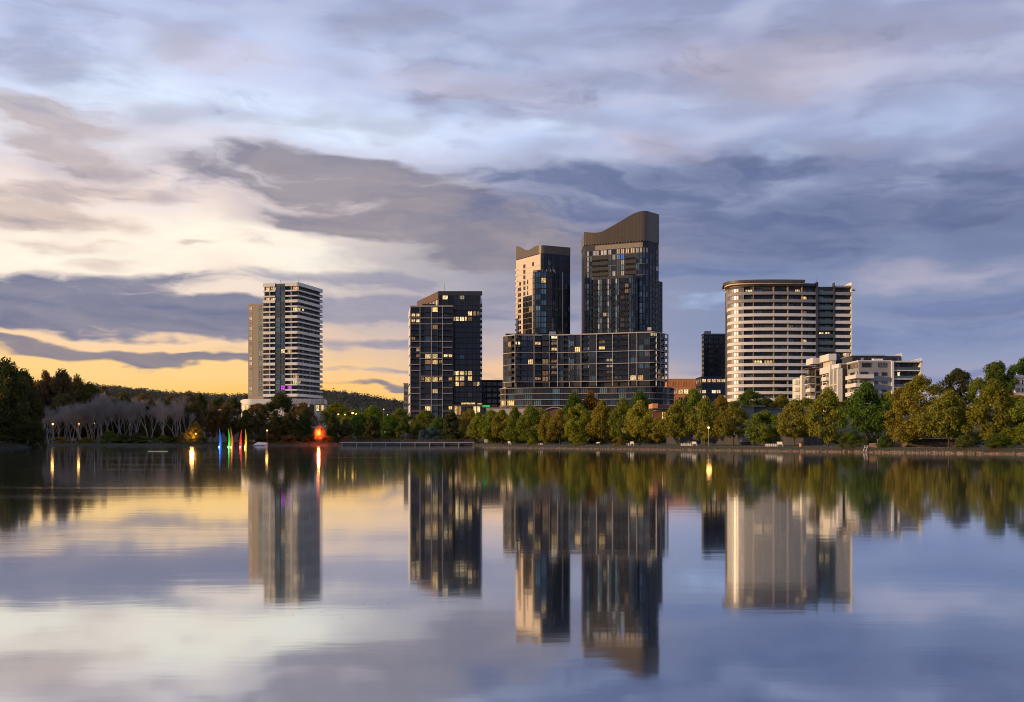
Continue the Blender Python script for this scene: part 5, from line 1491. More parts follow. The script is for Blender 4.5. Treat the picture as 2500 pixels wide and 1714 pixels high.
# tree lit yellow by a lamp, and the weeping willow lit red
tree(478, 452, 1030, 46, 'plane', (0.16, 0.13, 0.02), .1, 'small tree lit bright yellow by a lamp', None, 'lamplit_tree')
tree(455, 462, 990, 30, 'oak', DARK, 0, 'narrow dark tree behind the yellow lit tree', 'trees round the bay')
def willow():
    Y = 450; x = WX(781, Y); gz = ground_z(x, Y)
    t = thing('weeping_willow', (x, Y, gz), 'small weeping willow glowing red orange from a lamp inside it', 'tree')
    rng = np.random.default_rng(77); C, N = [], []
    H = WZ(1034, Y) - gz
    for i in range(230):
        a = rng.random() * 6.28; r = 3.0 * math.sqrt(rng.random())
        top = H * (1 - 0.35 * (r / 3.0) ** 2) * rng.uniform(.85, 1); low = rng.uniform(0.1, 0.55) * H
        for z in np.arange(low, top, 0.16):
            C.append((r * math.cos(a) + rng.normal() * .05, r * math.sin(a) + rng.normal() * .05, z)); N.append((math.cos(a) + rng.normal() * .4, math.sin(a) + rng.normal() * .4, rng.normal() * .3))
    C, N = np.array(C), np.array(N)
    o = add('crown', leaf_mesh('crown', C, N, np.full(len(C), 0.15), rng, 'foliage', 2.0, 0.9), t, (x, Y, gz)); o.color = (0.22, 0.15, 0.06, 0)
    b = MB(); b.tube([(x, Y, gz - .2), (x + .1, Y, gz + H * .5), (x, Y, gz + H * .85)], [0.18, 0.13, 0.05], 6); b.build('trunk', M['bark'], t)
willow()

# the wooded point and slope at the dark end of the lake
point = [(-40, 330, 868, 130, 'round', DARK, .1), (18, 322, 880, 104, 'round', DARK, .25), (62, 336, 902, 74, 'round', DARK, .2), (-4, 318, 985, 90, 'bush', DARK, .1), (50, 321, 1010, 70, 'bush', DARK, .1), (86, 326, 1030, 50, 'bush', DARK, .1), (30, 319, 1040, 60, 'bush', DARK, .0)]
words = ['tall dark tree cut by the frame edge on the wooded point', 'tallest dark tree on the wooded point', 'dark tree sloping down to the wooded point tip', 'dark thicket at the foot of the tallest dark tree', 'dark shrub mass below the sloping dark tree', 'low shrub at the very tip of the wooded point', 'small dark shrub over the water on the wooded point']
for (px, Y, pt, w, kd, col, au), lab in zip(point, words):
    tree(px, Y, pt, w * 1.1, kd, col, au, lab, 'dark trees on the wooded point')
slope = [(112, 480, 906, 70, 'gum', GUMG, .35, 'tall gum with lumpy crown against the yellow sky'), (148, 484, 904, 64, 'gum', GUMG, .3, 'gum with spreading top beside the lumpy gum'), (190, 500, 920, 60, 'round', GUMG, .5, 'reddish brown crown stepping down the slope'), (222, 490, 934, 66, 'round', DARK, .4, 'dark brown crown above the bare trees'),
         (95, 500, 960, 80, 'round', DARK, .2, 'dark crown between the wooded point and the gums'), (160, 470, 962, 80, 'gum', GUMG, .2, 'dull green gum below the two tall gums'), (255, 520, 942, 60, 'gum', GUMG, .4, 'open topped tree on the ridge line'), (345, 520, 962, 66, 'round', GUMG, .6, 'rust brown crown behind the bare trees'),
         (300, 500, 960, 60, 'round', DARK, .3, 'dim crown behind the tallest bare tree'), (412, 520, 964, 54, 'round', GUMG, .6, 'brown crown behind the spreading bare trees'), (462, 540, 958, 56, 'round', GUMG, .5, 'brownish crown at the end of the slope'), (486, 560, 962, 44, 'gum', DARK, .2, 'small open crown next to the far roofs'),
         (536, 600, 968, 46, 'gum', DARK, .2, 'small dark crown against the yellow sky'), (572, 620, 972, 44, 'gum', DARK, .2, 'dark lollipop crown left of the tall tower')]
for px, Y, pt, w, kd, col, au, lab in slope:
    tree(px, Y, pt, w * 1.15, kd, col, au, lab, 'trees on the dark slope')
for i in range(12):
    px = 96 + i * 34
    tree(px, 478 + (i * 23 % 30), 992 - (i * 41 % 22), 62, 'round', DARK, .3, f'dark crown in the thicket behind the bare trees, {ordn(i)} counting from the wooded point', 'shaded thicket behind the bare trees')

def bare_proto(seed, fork, levels=6):
    """a leafless pale tree one unit tall: forked rising limbs that break into fine upright twigs"""
    rnd = random.Random(seed); b = MB()
    def grow(p, d, l, r, lev):
        q = p + d * l
        mid = p + d * l * .5 + Vector((rnd.uniform(-1, 1), rnd.uniform(-1, 1), 0)) * l * .05
        b.tube([tuple(p), tuple(mid), tuple(q)], [r, r * .85, r * .7], 4 if lev < 3 else 3, cap=False)
        if lev >= levels: return
        k = 2 if lev < 1 else 3
        a0 = rnd.uniform(0, 6.28)
        for i in range(k):
            a = a0 + i * 6.28 / k + rnd.uniform(-.5, .5)
            side = Vector((math.cos(a), math.sin(a), 0))
            nd = (d + side * fork * rnd.uniform(.5, 1.2) + Vector((0, 0, 0.22))).normalized()
            st = p + d * l * (rnd.uniform(.55, 1.0) if lev > 1 else 1.0)
            grow(st, nd, l * rnd.uniform(.62, .84), max(r * .62, 0.0010), lev + 1)
    n = rnd.choice((2, 2, 3))
    for _k in range(n):
        a = rnd.uniform(0, 6.28)
        grow(Vector((rnd.uniform(-.015, .015), rnd.uniform(-.015, .015), -.02)), Vector((math.cos(a) * .26, math.sin(a) * .26, 1)).normalized(), rnd.uniform(.24, .34), 0.0135, 0)
    zs = max(v[2] for v in b.v)
    b.v = [(x / zs, y / zs, z / zs) for x, y, z in b.v]
    return b.mesh('branches', M['pale_bark'])
BARE = [bare_proto(s, f) for s, f in ((21, .40), (22, .50), (23, .44), (24, .55), (25, .36), (26, .48))]
bares = [(102, 1004), (110, 992), (119, 986), (128, 996), (137, 984), (146, 1000), (155, 986), (164, 992), (174, 980), (184, 1004), (193, 986), (203, 978), (213, 990), (223, 984), (233, 976), (243, 964), (254, 958), (268, 950), (284, 962), (300, 974), (318, 980), (338, 972), (366, 968), (392, 968), (404, 980), (432, 964), (448, 972)]
for i, (px, pt) in enumerate(bares):
    Y = 449 + (i * 7 % 11) + (4 if i % 3 else 0)
    x = WX(px, Y); gz = ground_z(x, Y); h = WZ(pt, Y) - gz
    t = thing('bare_tree', (x, Y, gz), f'leafless pale barked tree, {ordn(i)} along the shore counting from the dark wooded point', 'tree', 'bare pale trees')
    w = h * (0.8 + (i * 5 % 7) * 0.06)
    add('branches', BARE[(i * 5) % 6], t, (x, Y, gz), (0.05 * math.sin(i * 2.1), 0.07 * math.sin(i * 1.3), i * 1.9), (w, w, h))

for i, (px, pt, w, col) in enumerate(((268, 1052, 50, DEEP), (300, 1060, 44, DARK), (336, 1056, 40, GUMG), (356, 1064, 46, DEEP), (398, 1062, 40, GREEN), (424, 1066, 44, DARK), (444, 1056, 40, GUMG), (146, 1066, 40, OLIVE), (212, 1068, 44, OLIVE))):
    tree(px, 447.5 + i % 3, pt, w, 'bush', col, .3, f'green shrub at the foot of the bare trees, {ordn(i)} in its line', 'shrubs at the foot of the bare trees', 'lakeside_shrub', cat='shrub')

# far forest on the ridge: nobody could count it
def far_forest():
    rng = np.random.default_rng(3); C, N, Sz = [], [], []
    for _i in range(7200):
        Y = rng.uniform(690, 1500); px = rng.uniform(-60, 1260)
        if Y < 800 and 980 < px: continue
        x = WX(px, Y); z = ground_z(x, Y)
        h = rng.uniform(6, 12.5); w = h * rng.uniform(.35, .5)
        n = 26
        D = rng.normal(size=(n, 3)); D /= np.linalg.norm(D, axis=1, keepdims=True)
        c = D * np.array([w, w, h * .42]) * rng.uniform(.5, 1, (n, 1)) + np.array([x, Y, z + h * .55])
        C.append(c); N.append(D + rng.normal(size=(n, 3)) * .4 + np.array([0, 0, .3])); Sz.append(rng.uniform(1.0, 2.2, n))
    C, N, Sz = np.vstack(C), np.vstack(N), np.hstack(Sz)
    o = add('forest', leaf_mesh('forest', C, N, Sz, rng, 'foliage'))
    o.color = (0.085, 0.092, 0.078, 0.08)  # greyed and lightened: distance haze is put into the leaf colour
    tag(o, 'dense dusky forest covering the far ridge', 'forest', kind='stuff')
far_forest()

# ------------------------------------------------------------------ low buildings and walls on the shore
def block_thing(name, label, cat, boxes, group=None):
    """boxes: (part name, material, px0, px1, py_top, py_bottom, Y, depth)"""
    px0 = min(b[2] for b in boxes); px1 = max(b[3] for b in boxes); Y0 = min(b[6] for b in boxes)
    t = building(name, (px0 + px1) / 2, Y0, label, cat, group)
    for nm, mt, a, c, pt, pb, Y, dep in boxes:
        b = MB(); b.box(WX(a, Y), WX(c, Y), Y, Y + dep, WZ(pb, Y), WZ(pt, Y)); b.build(nm, M[mt], t)
    return t
mk('pavilion_grey', (0.20, 0.195, 0.18), 0.8, var=0.15, streak=True)
mk('slate_panel', (0.085, 0.10, 0.12), 0.6, var=0.15)
mk('fence_grey', (0.055, 0.052, 0.055), 0.8, var=0.2)
mk('timber', (0.16, 0.105, 0.065), 0.8, var=0.25, vscale=1.5)
mk('pale_timber', (0.34, 0.31, 0.28), 0.8, var=0.2, vscale=1.5)
mk('bench_white', (0.62, 0.58, 0.52), 0.7, var=0.1)
mk('bin_orange', (0.62, 0.30, 0.08), 0.6)
mk('boulder', (0.33, 0.33, 0.34), 0.85, var=0.2, vscale=1.5, bump=0.4, bscale=2.0)
mk('lamp_warm', (0.9, 0.7, 0.4), 0.4, emit=(1.0, 0.52, 0.12), estr=3.6, var=0)
mk('lamp_cool', (0.9, 0.9, 0.8), 0.4, emit=(1.0, 0.92, 0.75), estr=3.0, var=0)
mk('lamp_red', (0.9, 0.2, 0.1), 0.4, emit=(1.0, 0.10, 0.03), estr=7.0, var=0)

block_thing('grey_pavilion', 'low grey pavilion with slate panel between the promenade trees', 'pavilion', [
    ('wall', 'pavilion_grey', 1812, 1841, 993, 1080, 240, 10), ('slate_wall', 'slate_panel', 1841.5, 1868, 992, 1080, 240.6, 9), ('long_wall', 'pavilion_grey', 1868.5, 1975, 998, 1080, 243, 8),
    ('roof_edge', 'roof_grey', 1810, 1869, 990.5, 992.4, 239.6, 11), ('roof_edge', 'roof_grey', 1869.5, 1977, 996, 997.6, 242.6, 9), ('lower_wall', 'slate_panel', 1975.5, 2010, 1000, 1080, 244, 8)])
block_thing('brick_pavilion', 'brown brick pavilion with flat dark canopy and lit columns', 'pavilion', [
    ('wall', 'brick_dark', 1594, 1652, 1003, 1080, 282, 8), ('brick_box', 'brick_orange', 1593, 1606, 985, 997, 283, 8), ('upper_wall', 'brick_dark', 1606.5, 1650, 987, 996, 284, 7), ('canopy', 'roof_dark', 1594, 1651, 996.5, 999.5, 279, 10),
    ('fascia', 'tan_wall', 1600, 1646, 1000, 1004, 280, 4), ('column', 'glass_lit', 1617.5, 1619, 1006, 1024, 280.5, .5), ('column', 'glass_lit', 1623.5, 1625, 1006, 1024, 280.5, .5), ('column', 'frame_white', 1630, 1631.6, 1006, 1024, 280.5, .5), ('column', 'glass_lit', 1636, 1637.4, 1006, 1024, 280.5, .5)])  # glowing columns: the light falling on them is put into emission
block_thing('beige_wall', 'long plain beige wall behind the promenade trees below the podium', 'wall', [('wall', 'cream_panel', 1188, 1322, 997, 1040, 420, 3), ('coping', 'white_render', 1187, 1323, 995.6, 996.8, 419.6, 4)])
def barrel_hall():
    Y = 400; t = building('barrel_roof_hall', 1354, Y, 'brown hall with low curved roof below the podium', 'hall')
    b = MB(); x0, x1 = WX(1322, Y), WX(1386, Y)
    n = 14; pts = [(x0, WZ(1040, Y)), (x1, WZ(1040, Y))] + [(x1 + (x0 - x1) * i / n, WZ(1008, Y) + (WZ(993.5, Y) - WZ(1008, Y)) * math.sin(math.pi * (0.06 + .88 * i / n))) for i in range(n + 1)]
    k = len(pts); b.v = [(x, Y, z) for x, z in pts] + [(x, Y + 14, z) for x, z in pts]
    b.f = [tuple(range(k)), tuple(reversed(range(k, 2 * k)))] + [(i, (i + k), (i + 1) % k + k, (i + 1) % k) for i in range(k)]; b.m = [0] * len(b.f)
    b.build('hall_wall', M['brick_dark'], t)
    b = MB()
    for i in range(n):
        q = pts[2 + i]; r = pts[3 + i]
        b.quad((q[0], Y - .5, q[1] + .06), (q[0], Y + 14.2, q[1] + .06), (r[0], Y + 14.2, r[1] + .06), (r[0], Y - .5, r[1] + .06))
        b.quad((q[0], Y - .5, q[1] - .3), (q[0], Y - .5, q[1] + .06), (r[0], Y - .5, r[1] + .06), (r[0], Y - .5, r[1] - .3))
    b.build('curved_roof', M['frame_white'], t)
barrel_hall()
block_thing('waterside_kiosk', 'low pale roofed kiosk with yellow lit windows under the golden trees', 'kiosk', [
    ('wall', 'timber', 2215, 2335, 1072, 1092, 190, 6), ('roof', 'pale_timber', 2210, 2340, 1069, 1071.5, 189, 8), ('upper_wall', 'core_dark', 2225, 2285, 1036, 1068, 196, 5), ('lit_window', 'glass_lit', 2238, 2246, 1048, 1062, 195.8, .1), ('lit_window', 'glass_lit', 2250, 2266, 1046, 1064, 195.8, .1), ('upper_roof', 'roof_grey', 2222, 2288, 1032, 1035.5, 195, 7)])
block_thing('timber_terrace', 'low timber terrace wall with pale rail near the metal ladder', 'terrace', [
    ('wall', 'timber', 2140, 2200, 1082, 1094, 186, 4)] + [('post', 'pale_timber', 2142 + i * 11, 2143.2 + i * 11, 1072, 1081.8, 186.1, .1) for i in range(6)] + [('rail', 'pale_timber', 2141, 2199, 1071.6, 1072.8, 186.05, .1)])
# long grey fence behind the promenade lawn, panel by panel
def long_fence():
    s0, s1 = prom_px(1628, 17), prom_px(2010, 17)
    x, y, _z = prom((s0 + s1) / 2, 17)
    t = thing('panel_fence', (x, y, ground_z(x, y)), 'long dark grey panel fence behind the promenade benches', 'fence')
    n = 34
    ang = math.atan2(PT.y, PT.x)
    for i in range(n):
        s = s0 + (s1 - s0) * (i + .5) / n; L = (s1 - s0) / n
        x, y, _z = prom(s, 17); gz = ground_z(x, y)
        add('panel', unit_box('fence_grey'), t, (x, y, gz + 0.95), (0, 0, ang), (L - 0.12, 0.06, 1.9))
        x, y, _z = prom(s - L / 2, 17)
        add('post', unit_box('slate_panel'), t, (x, y, ground_z(x, y) + 1.0), (0, 0, ang), (0.10, 0.12, 2.1))
long_fence()
mk('teal_roof', (0.16, 0.32, 0.30), 0.5)
block_thing('teal_shed', 'small teal roofed shed by the dark slope', 'shed', [('wall', 'slate_panel', 462, 480, 1006, 1034, 520, 8), ('roof', 'teal_roof', 460, 482, 1001, 1005.6, 519, 10)])
block_thing('pale_roof_shed', 'pale roofed shed among the trees near the banded tower', 'shed', [('wall', 'grey_render', 522, 566, 1003, 1030, 560, 10), ('roof', 'white_render', 520, 568, 998.5, 1002.5, 559, 12)])

# ------------------------------------------------------------------ boardwalk
def boardwalk():
    Y = 437.0; x0, x1 = WX(829, Y), WX(1159, Y)
    t = thing('boardwalk', ((x0 + x1) / 2, Y, 0), 'straight timber boardwalk on pale posts across the head of the bay', 'boardwalk')
    zt = WZ(1079.4, Y)
    b = MB(); b.box(x0, x1, Y + 0.2, Y + 3.2, zt - 0.22, zt); b.build('deck', M['pale_timber'], t)
    b = MB(); b.box(x0, x1, Y, Y + 0.19, zt - 0.42, zt + 0.06); b.build('edge_beam', M['steel'], t)
    for i in range(10):
        x = WX(835 + i * 35.6, Y)
        b = MB(); b.box(x - 0.17, x + 0.17, Y - 0.08, Y + 0.3, -0.6, zt - 0.43); b.build('pile', M['pale_timber'], t)
    b = MB(); b.box(x0, x1, Y + 0.5, Y + 0.62, 0.28, 0.42); b.build('tie_beam', M['pale_timber'], t)
    for i in range(46):
        x = x0 + (x1 - x0) * (i + .5) / 46
        add('rail_post', unit_box('timber'), t, (x, Y + 3.1, zt + 0.55), (0, 0, 0), (0.08, 0.08, 1.1))
    for z in (0.35, 0.7, 1.1):
        b = MB(); b.box(x0, x1, Y + 3.04, Y + 3.10, zt + z - .04, zt + z + .04); b.build('rail', M['timber'], t)
boardwalk()

# ------------------------------------------------------------------ coloured fins standing in the water
def fin(px_base, px_top, py_top, Y, col, word, near):
    x0, x1 = WX(px_base, Y), WX(px_top, Y); zt = WZ(py_top, Y)
    t = thing('sculpture_fin', (x0, Y, 0), f'{word} glowing curved fin sculpture standing in the lake, {near}', 'sculpture', 'coloured fins in the lake')
    m = material('fin_' + word, tuple(c * 0.8 + 0.02 for c in col), 0.4, emit=col, estr=0.42, var=0.15, vscale=0.8)
    b = MB(); n = 12; prev = None
    for i in range(n + 1):
        f = i / n; z = -0.3 + (zt + 0.3) * f
        cx = x0 + (x1 - x0) * f + 0.25 * math.sin(math.pi * f) * (1 if x1 < x0 else -1)
        w = 0.40 * (1 - f ** 2.2) + 0.03; d = 0.22 * (1 - f) + 0.03
        ring = [(cx - w, Y, z), (cx - w * .3, Y - d, z), (cx + w * .3, Y - d, z), (cx + w, Y, z), (cx + w * .3, Y + d, z), (cx - w * .3, Y + d, z)]
        if prev:
            for e in range(6): b.quad(prev[e], prev[(e + 1) % 6], ring[(e + 1) % 6], ring[e])
        prev = ring
    b.build('blade', m, t)
    b = MB(); b.tube([(x0, Y, -0.4), (x0, Y, 0.10)], [0.75, 0.72], 10); b.build('base', M['core_dark'], t)
    l = bpy.data.lights.new('fin_light', 'POINT'); l.energy = 160; l.color = tuple(min(1, c + .03) for c in col); l.shadow_soft_size = 0.15
    o = bpy.data.objects.new('fin_light', l); COL.objects.link(o); o.parent = t; o.location = (0.0, -1.1, 0.45)
fin(537, 535.4, 1047, 415, (0.02, 0.22, 0.95), 'blue', 'alone at one end of the group')
fin(559.5, 557, 1046, 417, (0.06, 0.75, 0.05), 'green', 'next to the orange fin')
fin(566.5, 562.6, 1045, 414, (0.90, 0.16, 0.03), 'orange', 'leaning beside the green fin')
fin(588, 590.6, 1047, 416, (0.90, 0.05, 0.03), 'red', 'between the orange and yellow fins')
fin(599.5, 598.4, 1047, 414, (0.85, 0.50, 0.03), 'yellow', 'at the end beside the red fin')

# ------------------------------------------------------------------ lamps
def point(parent, loc, energy, col, size=0.6):
    l = bpy.data.lights.new('lamp_light', 'POINT'); l.energy = energy; l.color = col; l.shadow_soft_size = size
    o = bpy.data.objects.new('lamp_light', l); COL.objects.link(o); o.parent = parent; o.location = Vector(loc) - parent.location
WARM = (1.0, 0.52, 0.14)
def street_lamp(px, Y, py, label, mat='lamp_warm', r=0.32, light=0, group='street lamps', arm=0.0):
    x = WX(px, Y); gz = ground_z(x, Y); z = WZ(py, Y)
    t = thing('street_lamp', (x, Y, gz), label, 'street lamp', group)
    b = MB(); b.tube([(x - arm, Y, gz - .2), (x - arm, Y, gz + (z - gz) * .5), (x - arm, Y, z - r * .2 + (0.25 if arm else 0))], [0.11, 0.09, 0.07], 6)
    if arm: b.tube([(x - arm, Y, z + 0.2), (x, Y, z + 0.32)], [0.06, 0.05], 5)
    b.build('pole', M['pole_grey'], t)
    if mat:
        b = MB(); b.ball((x, Y, z), r, 10, 6, 0.8); b.build('lamp_head', M[mat], t, True)
        b = MB(); b.tube([(x, Y, z + r * .72), (x, Y, z + r * .95)], [r * .7, r * .3], 8); b.build('cap', M['frame_dark'], t)
    else:
        b = MB(); b.box(x - .1, x + .9, Y - .15, Y + .15, z - .05, z + .1); b.build('lamp_head', M['pole_grey'], t)
    if light: point(t, (x, Y - 0.6, z - 0.5), light, WARM)
    return t
street_lamp(35, 331, 1035, 'dull yellow lamp in front of the dark wooded point', r=0.18, arm=0.5)
street_lamp(129, 447, 1035, 'bright yellow lamp among the white bare trunks', r=0.42, light=130)
street_lamp(193, 449, 1035, 'dim lamp over the yellow lit trunks', r=0.24, light=130)
street_lamp(231, 455, 1033, 'small white lamp behind the bare trees', 'lamp_cool', 0.24)
street_lamp(319, 460, 1035, 'small white lamp beside the lone bare trunk', 'lamp_cool', 0.24)
street_lamp(652, 446, 1051, 'round lamp on a grey pole beside the white ramp', r=0.36, light=100)
street_lamp(812, 560, 1013, 'faint curved lamp before the row of road lamps', 'lamp_cool', 0.22, arm=0.5)
street_lamp(826, 560, 1011.6, 'first bright orange road lamp left of the starry lamp', r=0.42)
street_lamp(842, 575, 1012.4, 'smaller orange road lamp in the road row', r=0.36)
street_lamp(861, 560, 1008.7, 'brightest road lamp of the row above the trees', r=0.58)
street_lamp(870, 556, 1011.3, 'road lamp touching the brightest one', r=0.44)
street_lamp(882, 520, 997, 'tall unlit grey pole beside the road lamps', None)
street_lamp(937, 520, 999, 'slim pole with tiny white light above the boardwalk trees', 'lamp_cool', 0.2)
for i, (px, py, r) in enumerate(((946, 1013, .26), (954, 1013, .26), (962, 1011.5, .34), (968, 1015.5, .5), (964, 1022, .4))):
    street_lamp(px, 540 + i * 4, py, f'orange light in the cluster left of the grid tower, {ordn(i)} along it', r=r, group='cluster of lights left of the grid tower', light=500 if i == 4 else 0)
street_lamp(1155, 452, 1033, 'tall bright yellow lamp at the end of the boardwalk', r=0.44, light=350)
xs = prom_px(1730, 5.0); lx, ly, _z = prom(xs, 5.0)
street_lamp(1730, ly, 1044, 'starry orange lamp among the promenade trees', r=0.26, light=60)
street_lamp(1668, ly + 40, 1048, 'small pale lamp behind the promenade fence', 'lamp_cool', 0.2)
# red lamp inside the willow
x = WX(781, 449.6); t = thing('red_floodlight', (x, 449.6, ground_z(x, 449.6)), 'red lamp on a short pole inside the weeping willow', 'lamp')
b = MB(); b.tube([(x, 449.6, ground_z(x, 449.6) - .1), (x, 449.6, WZ(1049.5, 449.6))], [0.06, 0.05], 5); b.build('pole', M['pole_grey'], t)
b = MB(); b.ball((x, 449.3, WZ(1048.5, 449.3)), 0.34, 8, 5); b.build('lamp_head', M['lamp_red'], t)
point(t, (x, 446.6, WZ(1058, 449)), 9000, (1.0, 0.12, 0.03), 0.6); 
# lamp that lights the yellow tree
x = WX(478, 449); t = thing('path_lamp', (x, 449, ground_z(x, 449)), 'yellow path lamp under the yellow lit tree', 'lamp')
b = MB(); b.tube([(x, 449, ground_z(x, 449) - .1), (x, 449, 4.6)], [0.06, 0.05], 5); b.build('pole', M['pole_grey'], t)
b = MB(); b.ball((x, 449, 4.8), 0.28, 8, 5); b.build('lamp_head', M['lamp_warm'], t)
point(t, (x - 1.0, 447.0, 4.2), 1100, WARM, 0.9)
# glowing panes low between the trees; later ones stand for lit lawn and wall
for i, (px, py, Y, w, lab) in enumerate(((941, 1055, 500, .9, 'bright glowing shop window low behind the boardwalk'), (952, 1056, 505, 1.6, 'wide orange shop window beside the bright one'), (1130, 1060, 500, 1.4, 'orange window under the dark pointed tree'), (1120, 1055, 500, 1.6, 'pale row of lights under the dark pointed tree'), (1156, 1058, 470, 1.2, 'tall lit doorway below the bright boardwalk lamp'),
                                       (1357, 1082, 330, 2.6, 'glowing strip standing for yellow light on the lawn under the promenade trees'), (1465, 1082, 300, 2.2, 'yellow glow low under the brown green tree'), (1262, 1079, 345, 1.6, 'small yellow glow low near the bay end'), (1580, 1076, 300, 1.8, 'glowing pane standing for an orange lit wall beside the small thin tree'))):
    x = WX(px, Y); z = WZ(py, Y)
    t = thing('glow_pane', (x, Y, z - .5), lab, 'lit window')
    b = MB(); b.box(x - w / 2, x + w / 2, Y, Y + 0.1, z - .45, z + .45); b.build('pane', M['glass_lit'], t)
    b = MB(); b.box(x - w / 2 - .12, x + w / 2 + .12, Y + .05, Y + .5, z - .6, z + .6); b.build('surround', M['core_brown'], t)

# ------------------------------------------------------------------ promenade furniture
def bench(px, back, label):
    s = prom_px(px, back); x, y, _z = prom(s, back); z = 0.87
    t = thing('bench', (x, y, z), label, 'bench', 'white benches')
    ang = math.atan2(PT.y, PT.x) + math.pi
    c, sn = math.cos(ang), math.sin(ang)
    def pt(u, v, w, nm, sx, sy, sz, rx=0): add(nm, unit_box('bench_white'), t, (x + u * c - v * sn, y + u * sn + v * c, z + w), (rx, 0, ang), (sx, sy, sz))
    pt(0, 0, .44, 'seat', 1.5, .45, .08); pt(0, .24, .72, 'backrest', 1.5, .07, .42, -.12)
    pt(-.6, 0, .2, 'leg', .1, .4, .40); pt(.6, 0, .2, 'leg', .1, .4, .40)
for px, lab in ((1697, 'white bench beside the starry promenade lamp'), (1906, 'white bench in front of the dark fence gap'), (1545, 'white bench below the yellow green tree'), (1245, 'white bench near the bay end of the bank')):
    bench(px, 2.6, lab)
def bollards(pxs, back, mat, label, group, h=0.55, w=0.34):
    for i, px in enumerate(pxs):
        s = prom_px(px, back); x, y, _z = prom(s, back)
        t = thing('bollard', (x, y, 0.87), f'{label}, {ordn(i)} along its line', 'bollard', group)
        b = MB(); b.tube([(x, y, .80), (x, y, .87 + h * .85), (x, y, .87 + h)], [w / 2, w / 2, w * .36], 8); b.build('post', M[mat], t)
        b = MB(); b.tube([(x, y, .85), (x, y, .93)], [w * .68, w * .62], 8); b.build('footing', M['boulder'], t)
bollards([1664, 1668.5, 1673, 1678, 1682.5, 1687], 2.4, 'bench_white', 'short pale bollard beside the lamp side bench', 'bollards by the lamp side bench')
bollards([1871, 1875.5, 1880, 1885, 1890, 1895], 2.4, 'bench_white', 'short pale bollard beside the fence gap bench', 'bollards by the fence gap bench')
bollards([1535, 1540, 1530.5], 2.4, 'bench_white', 'short pale bollard below the yellow green tree', 'bollards below the yellow green tree')
bollards([1316, 1320, 1324], 2.4, 'bench_white', 'short pale bollard near the middle of the bank', 'bollards at the middle of the bank')
bollards([2152, 2160, 2170, 2180], 2.6, 'timber', 'brown timber post by the low terrace', 'timber posts by the terrace', 0.6)
s = prom_px(1955, 2.2); x, y, _z = prom(s, 2.2)
t = thing('litter_bin', (x, y, 0.87), 'orange litter bin on the promenade beyond the white bench', 'bin')
b = MB(); b.tube([(x, y, .87), (x, y, 1.5)], [.26, .30], 8); b.build('body', M['bin_orange'], t)
b = MB(); b.tube([(x, y, 1.5), (x, y, 1.62)], [.32, .2], 8); b.build('lid', M['frame_dark'], t)
s = prom_px(2121, 0.1); x, y, _z = prom(s, 0.1)
t = thing('metal_ladder', (x, y, 0), 'pale metal ladder down the stone bank into the lake', 'ladder')
lx0 = Vector((x, y)) + PN * 0.9
for sgn in (-1, 1):
    q = Vector((x, y)) + PT * 0.33 * sgn
    b = MB(); b.tube([(q.x, q.y, 1.25), (q.x + PN.x * .55, q.y + PN.y * .55, 1.2), (q.x + PN.x * 1.2, q.y + PN.y * 1.2, -0.4)], [.045, .045, .045], 6); b.build('side_rail', M['bench_white'], t)
for k in range(3):
    f = 0.2 + k * .3; c = Vector((x, y)) + PN * (0.55 + .65 * f); z = 1.2 - 1.6 * f
    a0, a1 = c - PT * .33, c + PT * .33
    b = MB(); b.tube([(a0.x, a0.y, z), (a1.x, a1.y, z)], [.04, .04], 5); b.build('rung', M['bench_white'], t)
# hut sign near the boardwalk end
s = prom_px(1186, 3); x, y, _z = prom(s, 3)
t = thing('notice_board', (x, y, .87), 'small white notice board at the boardwalk end of the bank', 'sign')
b = MB(); b.box(x - .5, x + .5, y, y + .08, 1.5, 2.4); b.build('board', M['bench_white'], t)
for sx in (-.4, .4):
    b = MB(); b.box(x + sx - .05, x + sx + .05, y + .09, y + .17, .8, 2.45); b.build('post', M['timber'], t)
# white ramp and grey boulder on the bay shore
Y = 441; x0, x1 = WX(624, Y), WX(655, Y)
t = thing('boat_ramp', ((x0 + x1) / 2, Y - 4, 0), 'white sloping boat ramp at the shore of the bay', 'ramp')
b = MB(); b.prism([(x0, Y - 5), (x1, Y - 5), (x1 - 1, Y + 3), (x0 + .2, Y + 3)], -0.3, [0.25, 0.25, 1.2, 1.5]); b.build('slab', M['bench_white'], t)
b = MB(); b.box(x0, x1, Y - 6.2, Y - 5.05, -0.2, 0.32); b.build('kerb', M['pale_timber'], t)
for i in range(5):
    px = 641 + i * 3.2; xx = WX(px, Y - 5.6); b = MB(); b.tube([(xx, Y - 5.6, .3), (xx, Y - 5.6, .75)], [.13, .09], 6); b.build('post', M['bench_white'], t)
def boulder():
    rnd = random.Random(4); b = MB(); Y = 452; x = WX(613, Y); b.ball((x, Y, 1.0), 1.7, 12, 8, 1.35)
    b.v = [(vx + rnd.uniform(-.15, .15), vy + rnd.uniform(-.15, .15), vz + rnd.uniform(-.12, .12)) for vx, vy, vz in b.v]
    tag(b.build('boulder', M['boulder'], smooth=True), 'big pale grey boulder on the bay shore behind the yellow fin', 'boulder')
boulder()
Y = 206; x0, x1 = WX(363, Y), WX(408, Y)
t = thing('stray_line_bar', ((x0 + x1) / 2, Y, 0), 'made-up thin white bar for a stray line on the lake in front of the bare trees', 'added_bar')  # bar made up for a stray white line on the water
b = MB(); b.tube([(x0, Y, 0.03), (x1, Y, 0.03)], [.06, .06], 6); b.build('bar', M['bench_white'], t)
for xx in (x0, x1):
    b = MB(); b.ball((xx, Y, 0.03), .10, 6, 4); b.build('float', M['bench_white'], t)

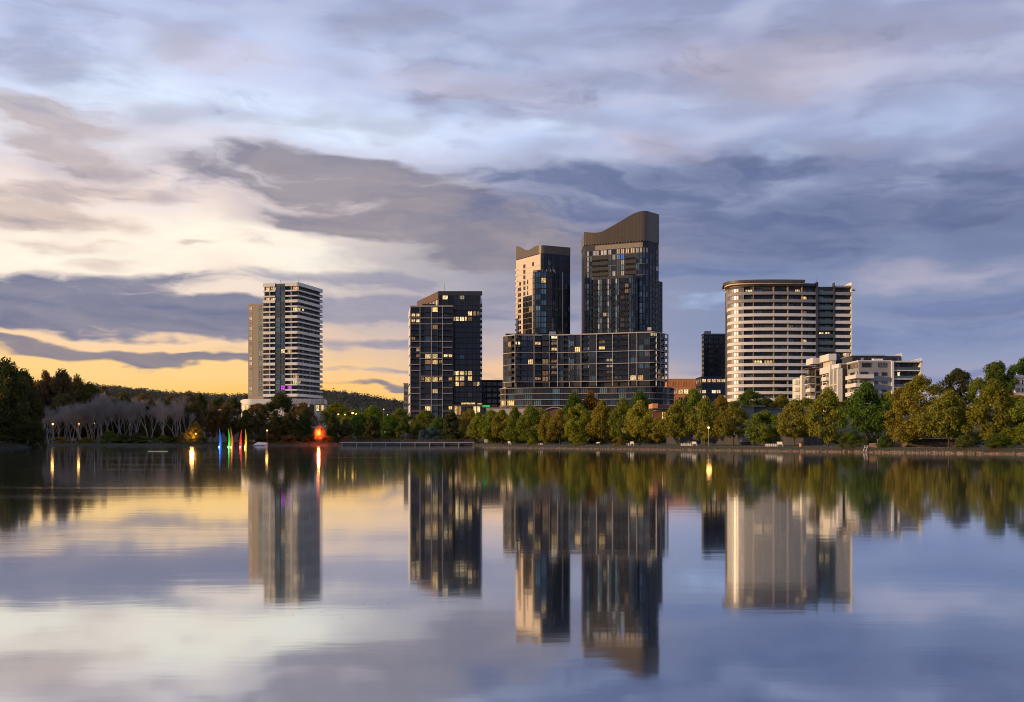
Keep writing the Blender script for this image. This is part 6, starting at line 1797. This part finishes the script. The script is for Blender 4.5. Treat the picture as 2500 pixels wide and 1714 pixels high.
# reeds along the bay shore, leaves afloat on the lake
def reeds():
    rng = np.random.default_rng(9); n = 9000
    X = np.concatenate([rng.uniform(-136, -72, n // 2), rng.uniform(-70, -14, n // 2)])
    Yv = np.array([shore_y(x) for x in X]) + rng.uniform(-0.6, 2.6, n)
    C = np.stack([X, Yv, rng.uniform(0.35, 1.25, n)], 1); N = np.stack([rng.normal(size=n), -np.abs(rng.normal(size=n)) - .3, rng.normal(size=n) * .15], 1)
    o = add('reeds', leaf_mesh('reeds', C, N, rng.uniform(.12, .3, n), rng, 'foliage', 3.2, 0.92)); o.color = (0.07, 0.06, 0.028, .3)
    tag(o, 'dry brown reeds fringing the bay', 'reeds', kind='stuff')
reeds()
def floating_leaves():
    rng = np.random.default_rng(12); C = []
    for px0, px1, py0, py1, n in ((1290, 1700, 1236, 1262, 130), (1420, 1660, 1330, 1420, 90), (700, 1160, 1465, 1510, 26), (1900, 2500, 1240, 1330, 90), (2050, 2420, 1276, 1300, 60)):
        for _i in range(n):
            px, py = rng.uniform(px0, px1), rng.uniform(py0, py1); D = CAMH * F / (py - HOR); C.append((WX(px, D), D, 0.006))
    C = np.array(C); n = len(C)
    o = add('floating_leaves', leaf_mesh('floating_leaves', C, np.array([[0, 0, 1.0]]).repeat(n, 0) + rng.normal(size=(n, 3)) * .12, rng.uniform(.008, .022, n) * (0.6 + C[:, 1] / 30), rng, 'foliage')); o.color = (0.06, 0.05, 0.03, .5)
    tag(o, 'specks of fallen leaves floating on the lake', 'leaves', kind='stuff')
floating_leaves()
# undergrowth that closes the view under the crowns behind the promenade
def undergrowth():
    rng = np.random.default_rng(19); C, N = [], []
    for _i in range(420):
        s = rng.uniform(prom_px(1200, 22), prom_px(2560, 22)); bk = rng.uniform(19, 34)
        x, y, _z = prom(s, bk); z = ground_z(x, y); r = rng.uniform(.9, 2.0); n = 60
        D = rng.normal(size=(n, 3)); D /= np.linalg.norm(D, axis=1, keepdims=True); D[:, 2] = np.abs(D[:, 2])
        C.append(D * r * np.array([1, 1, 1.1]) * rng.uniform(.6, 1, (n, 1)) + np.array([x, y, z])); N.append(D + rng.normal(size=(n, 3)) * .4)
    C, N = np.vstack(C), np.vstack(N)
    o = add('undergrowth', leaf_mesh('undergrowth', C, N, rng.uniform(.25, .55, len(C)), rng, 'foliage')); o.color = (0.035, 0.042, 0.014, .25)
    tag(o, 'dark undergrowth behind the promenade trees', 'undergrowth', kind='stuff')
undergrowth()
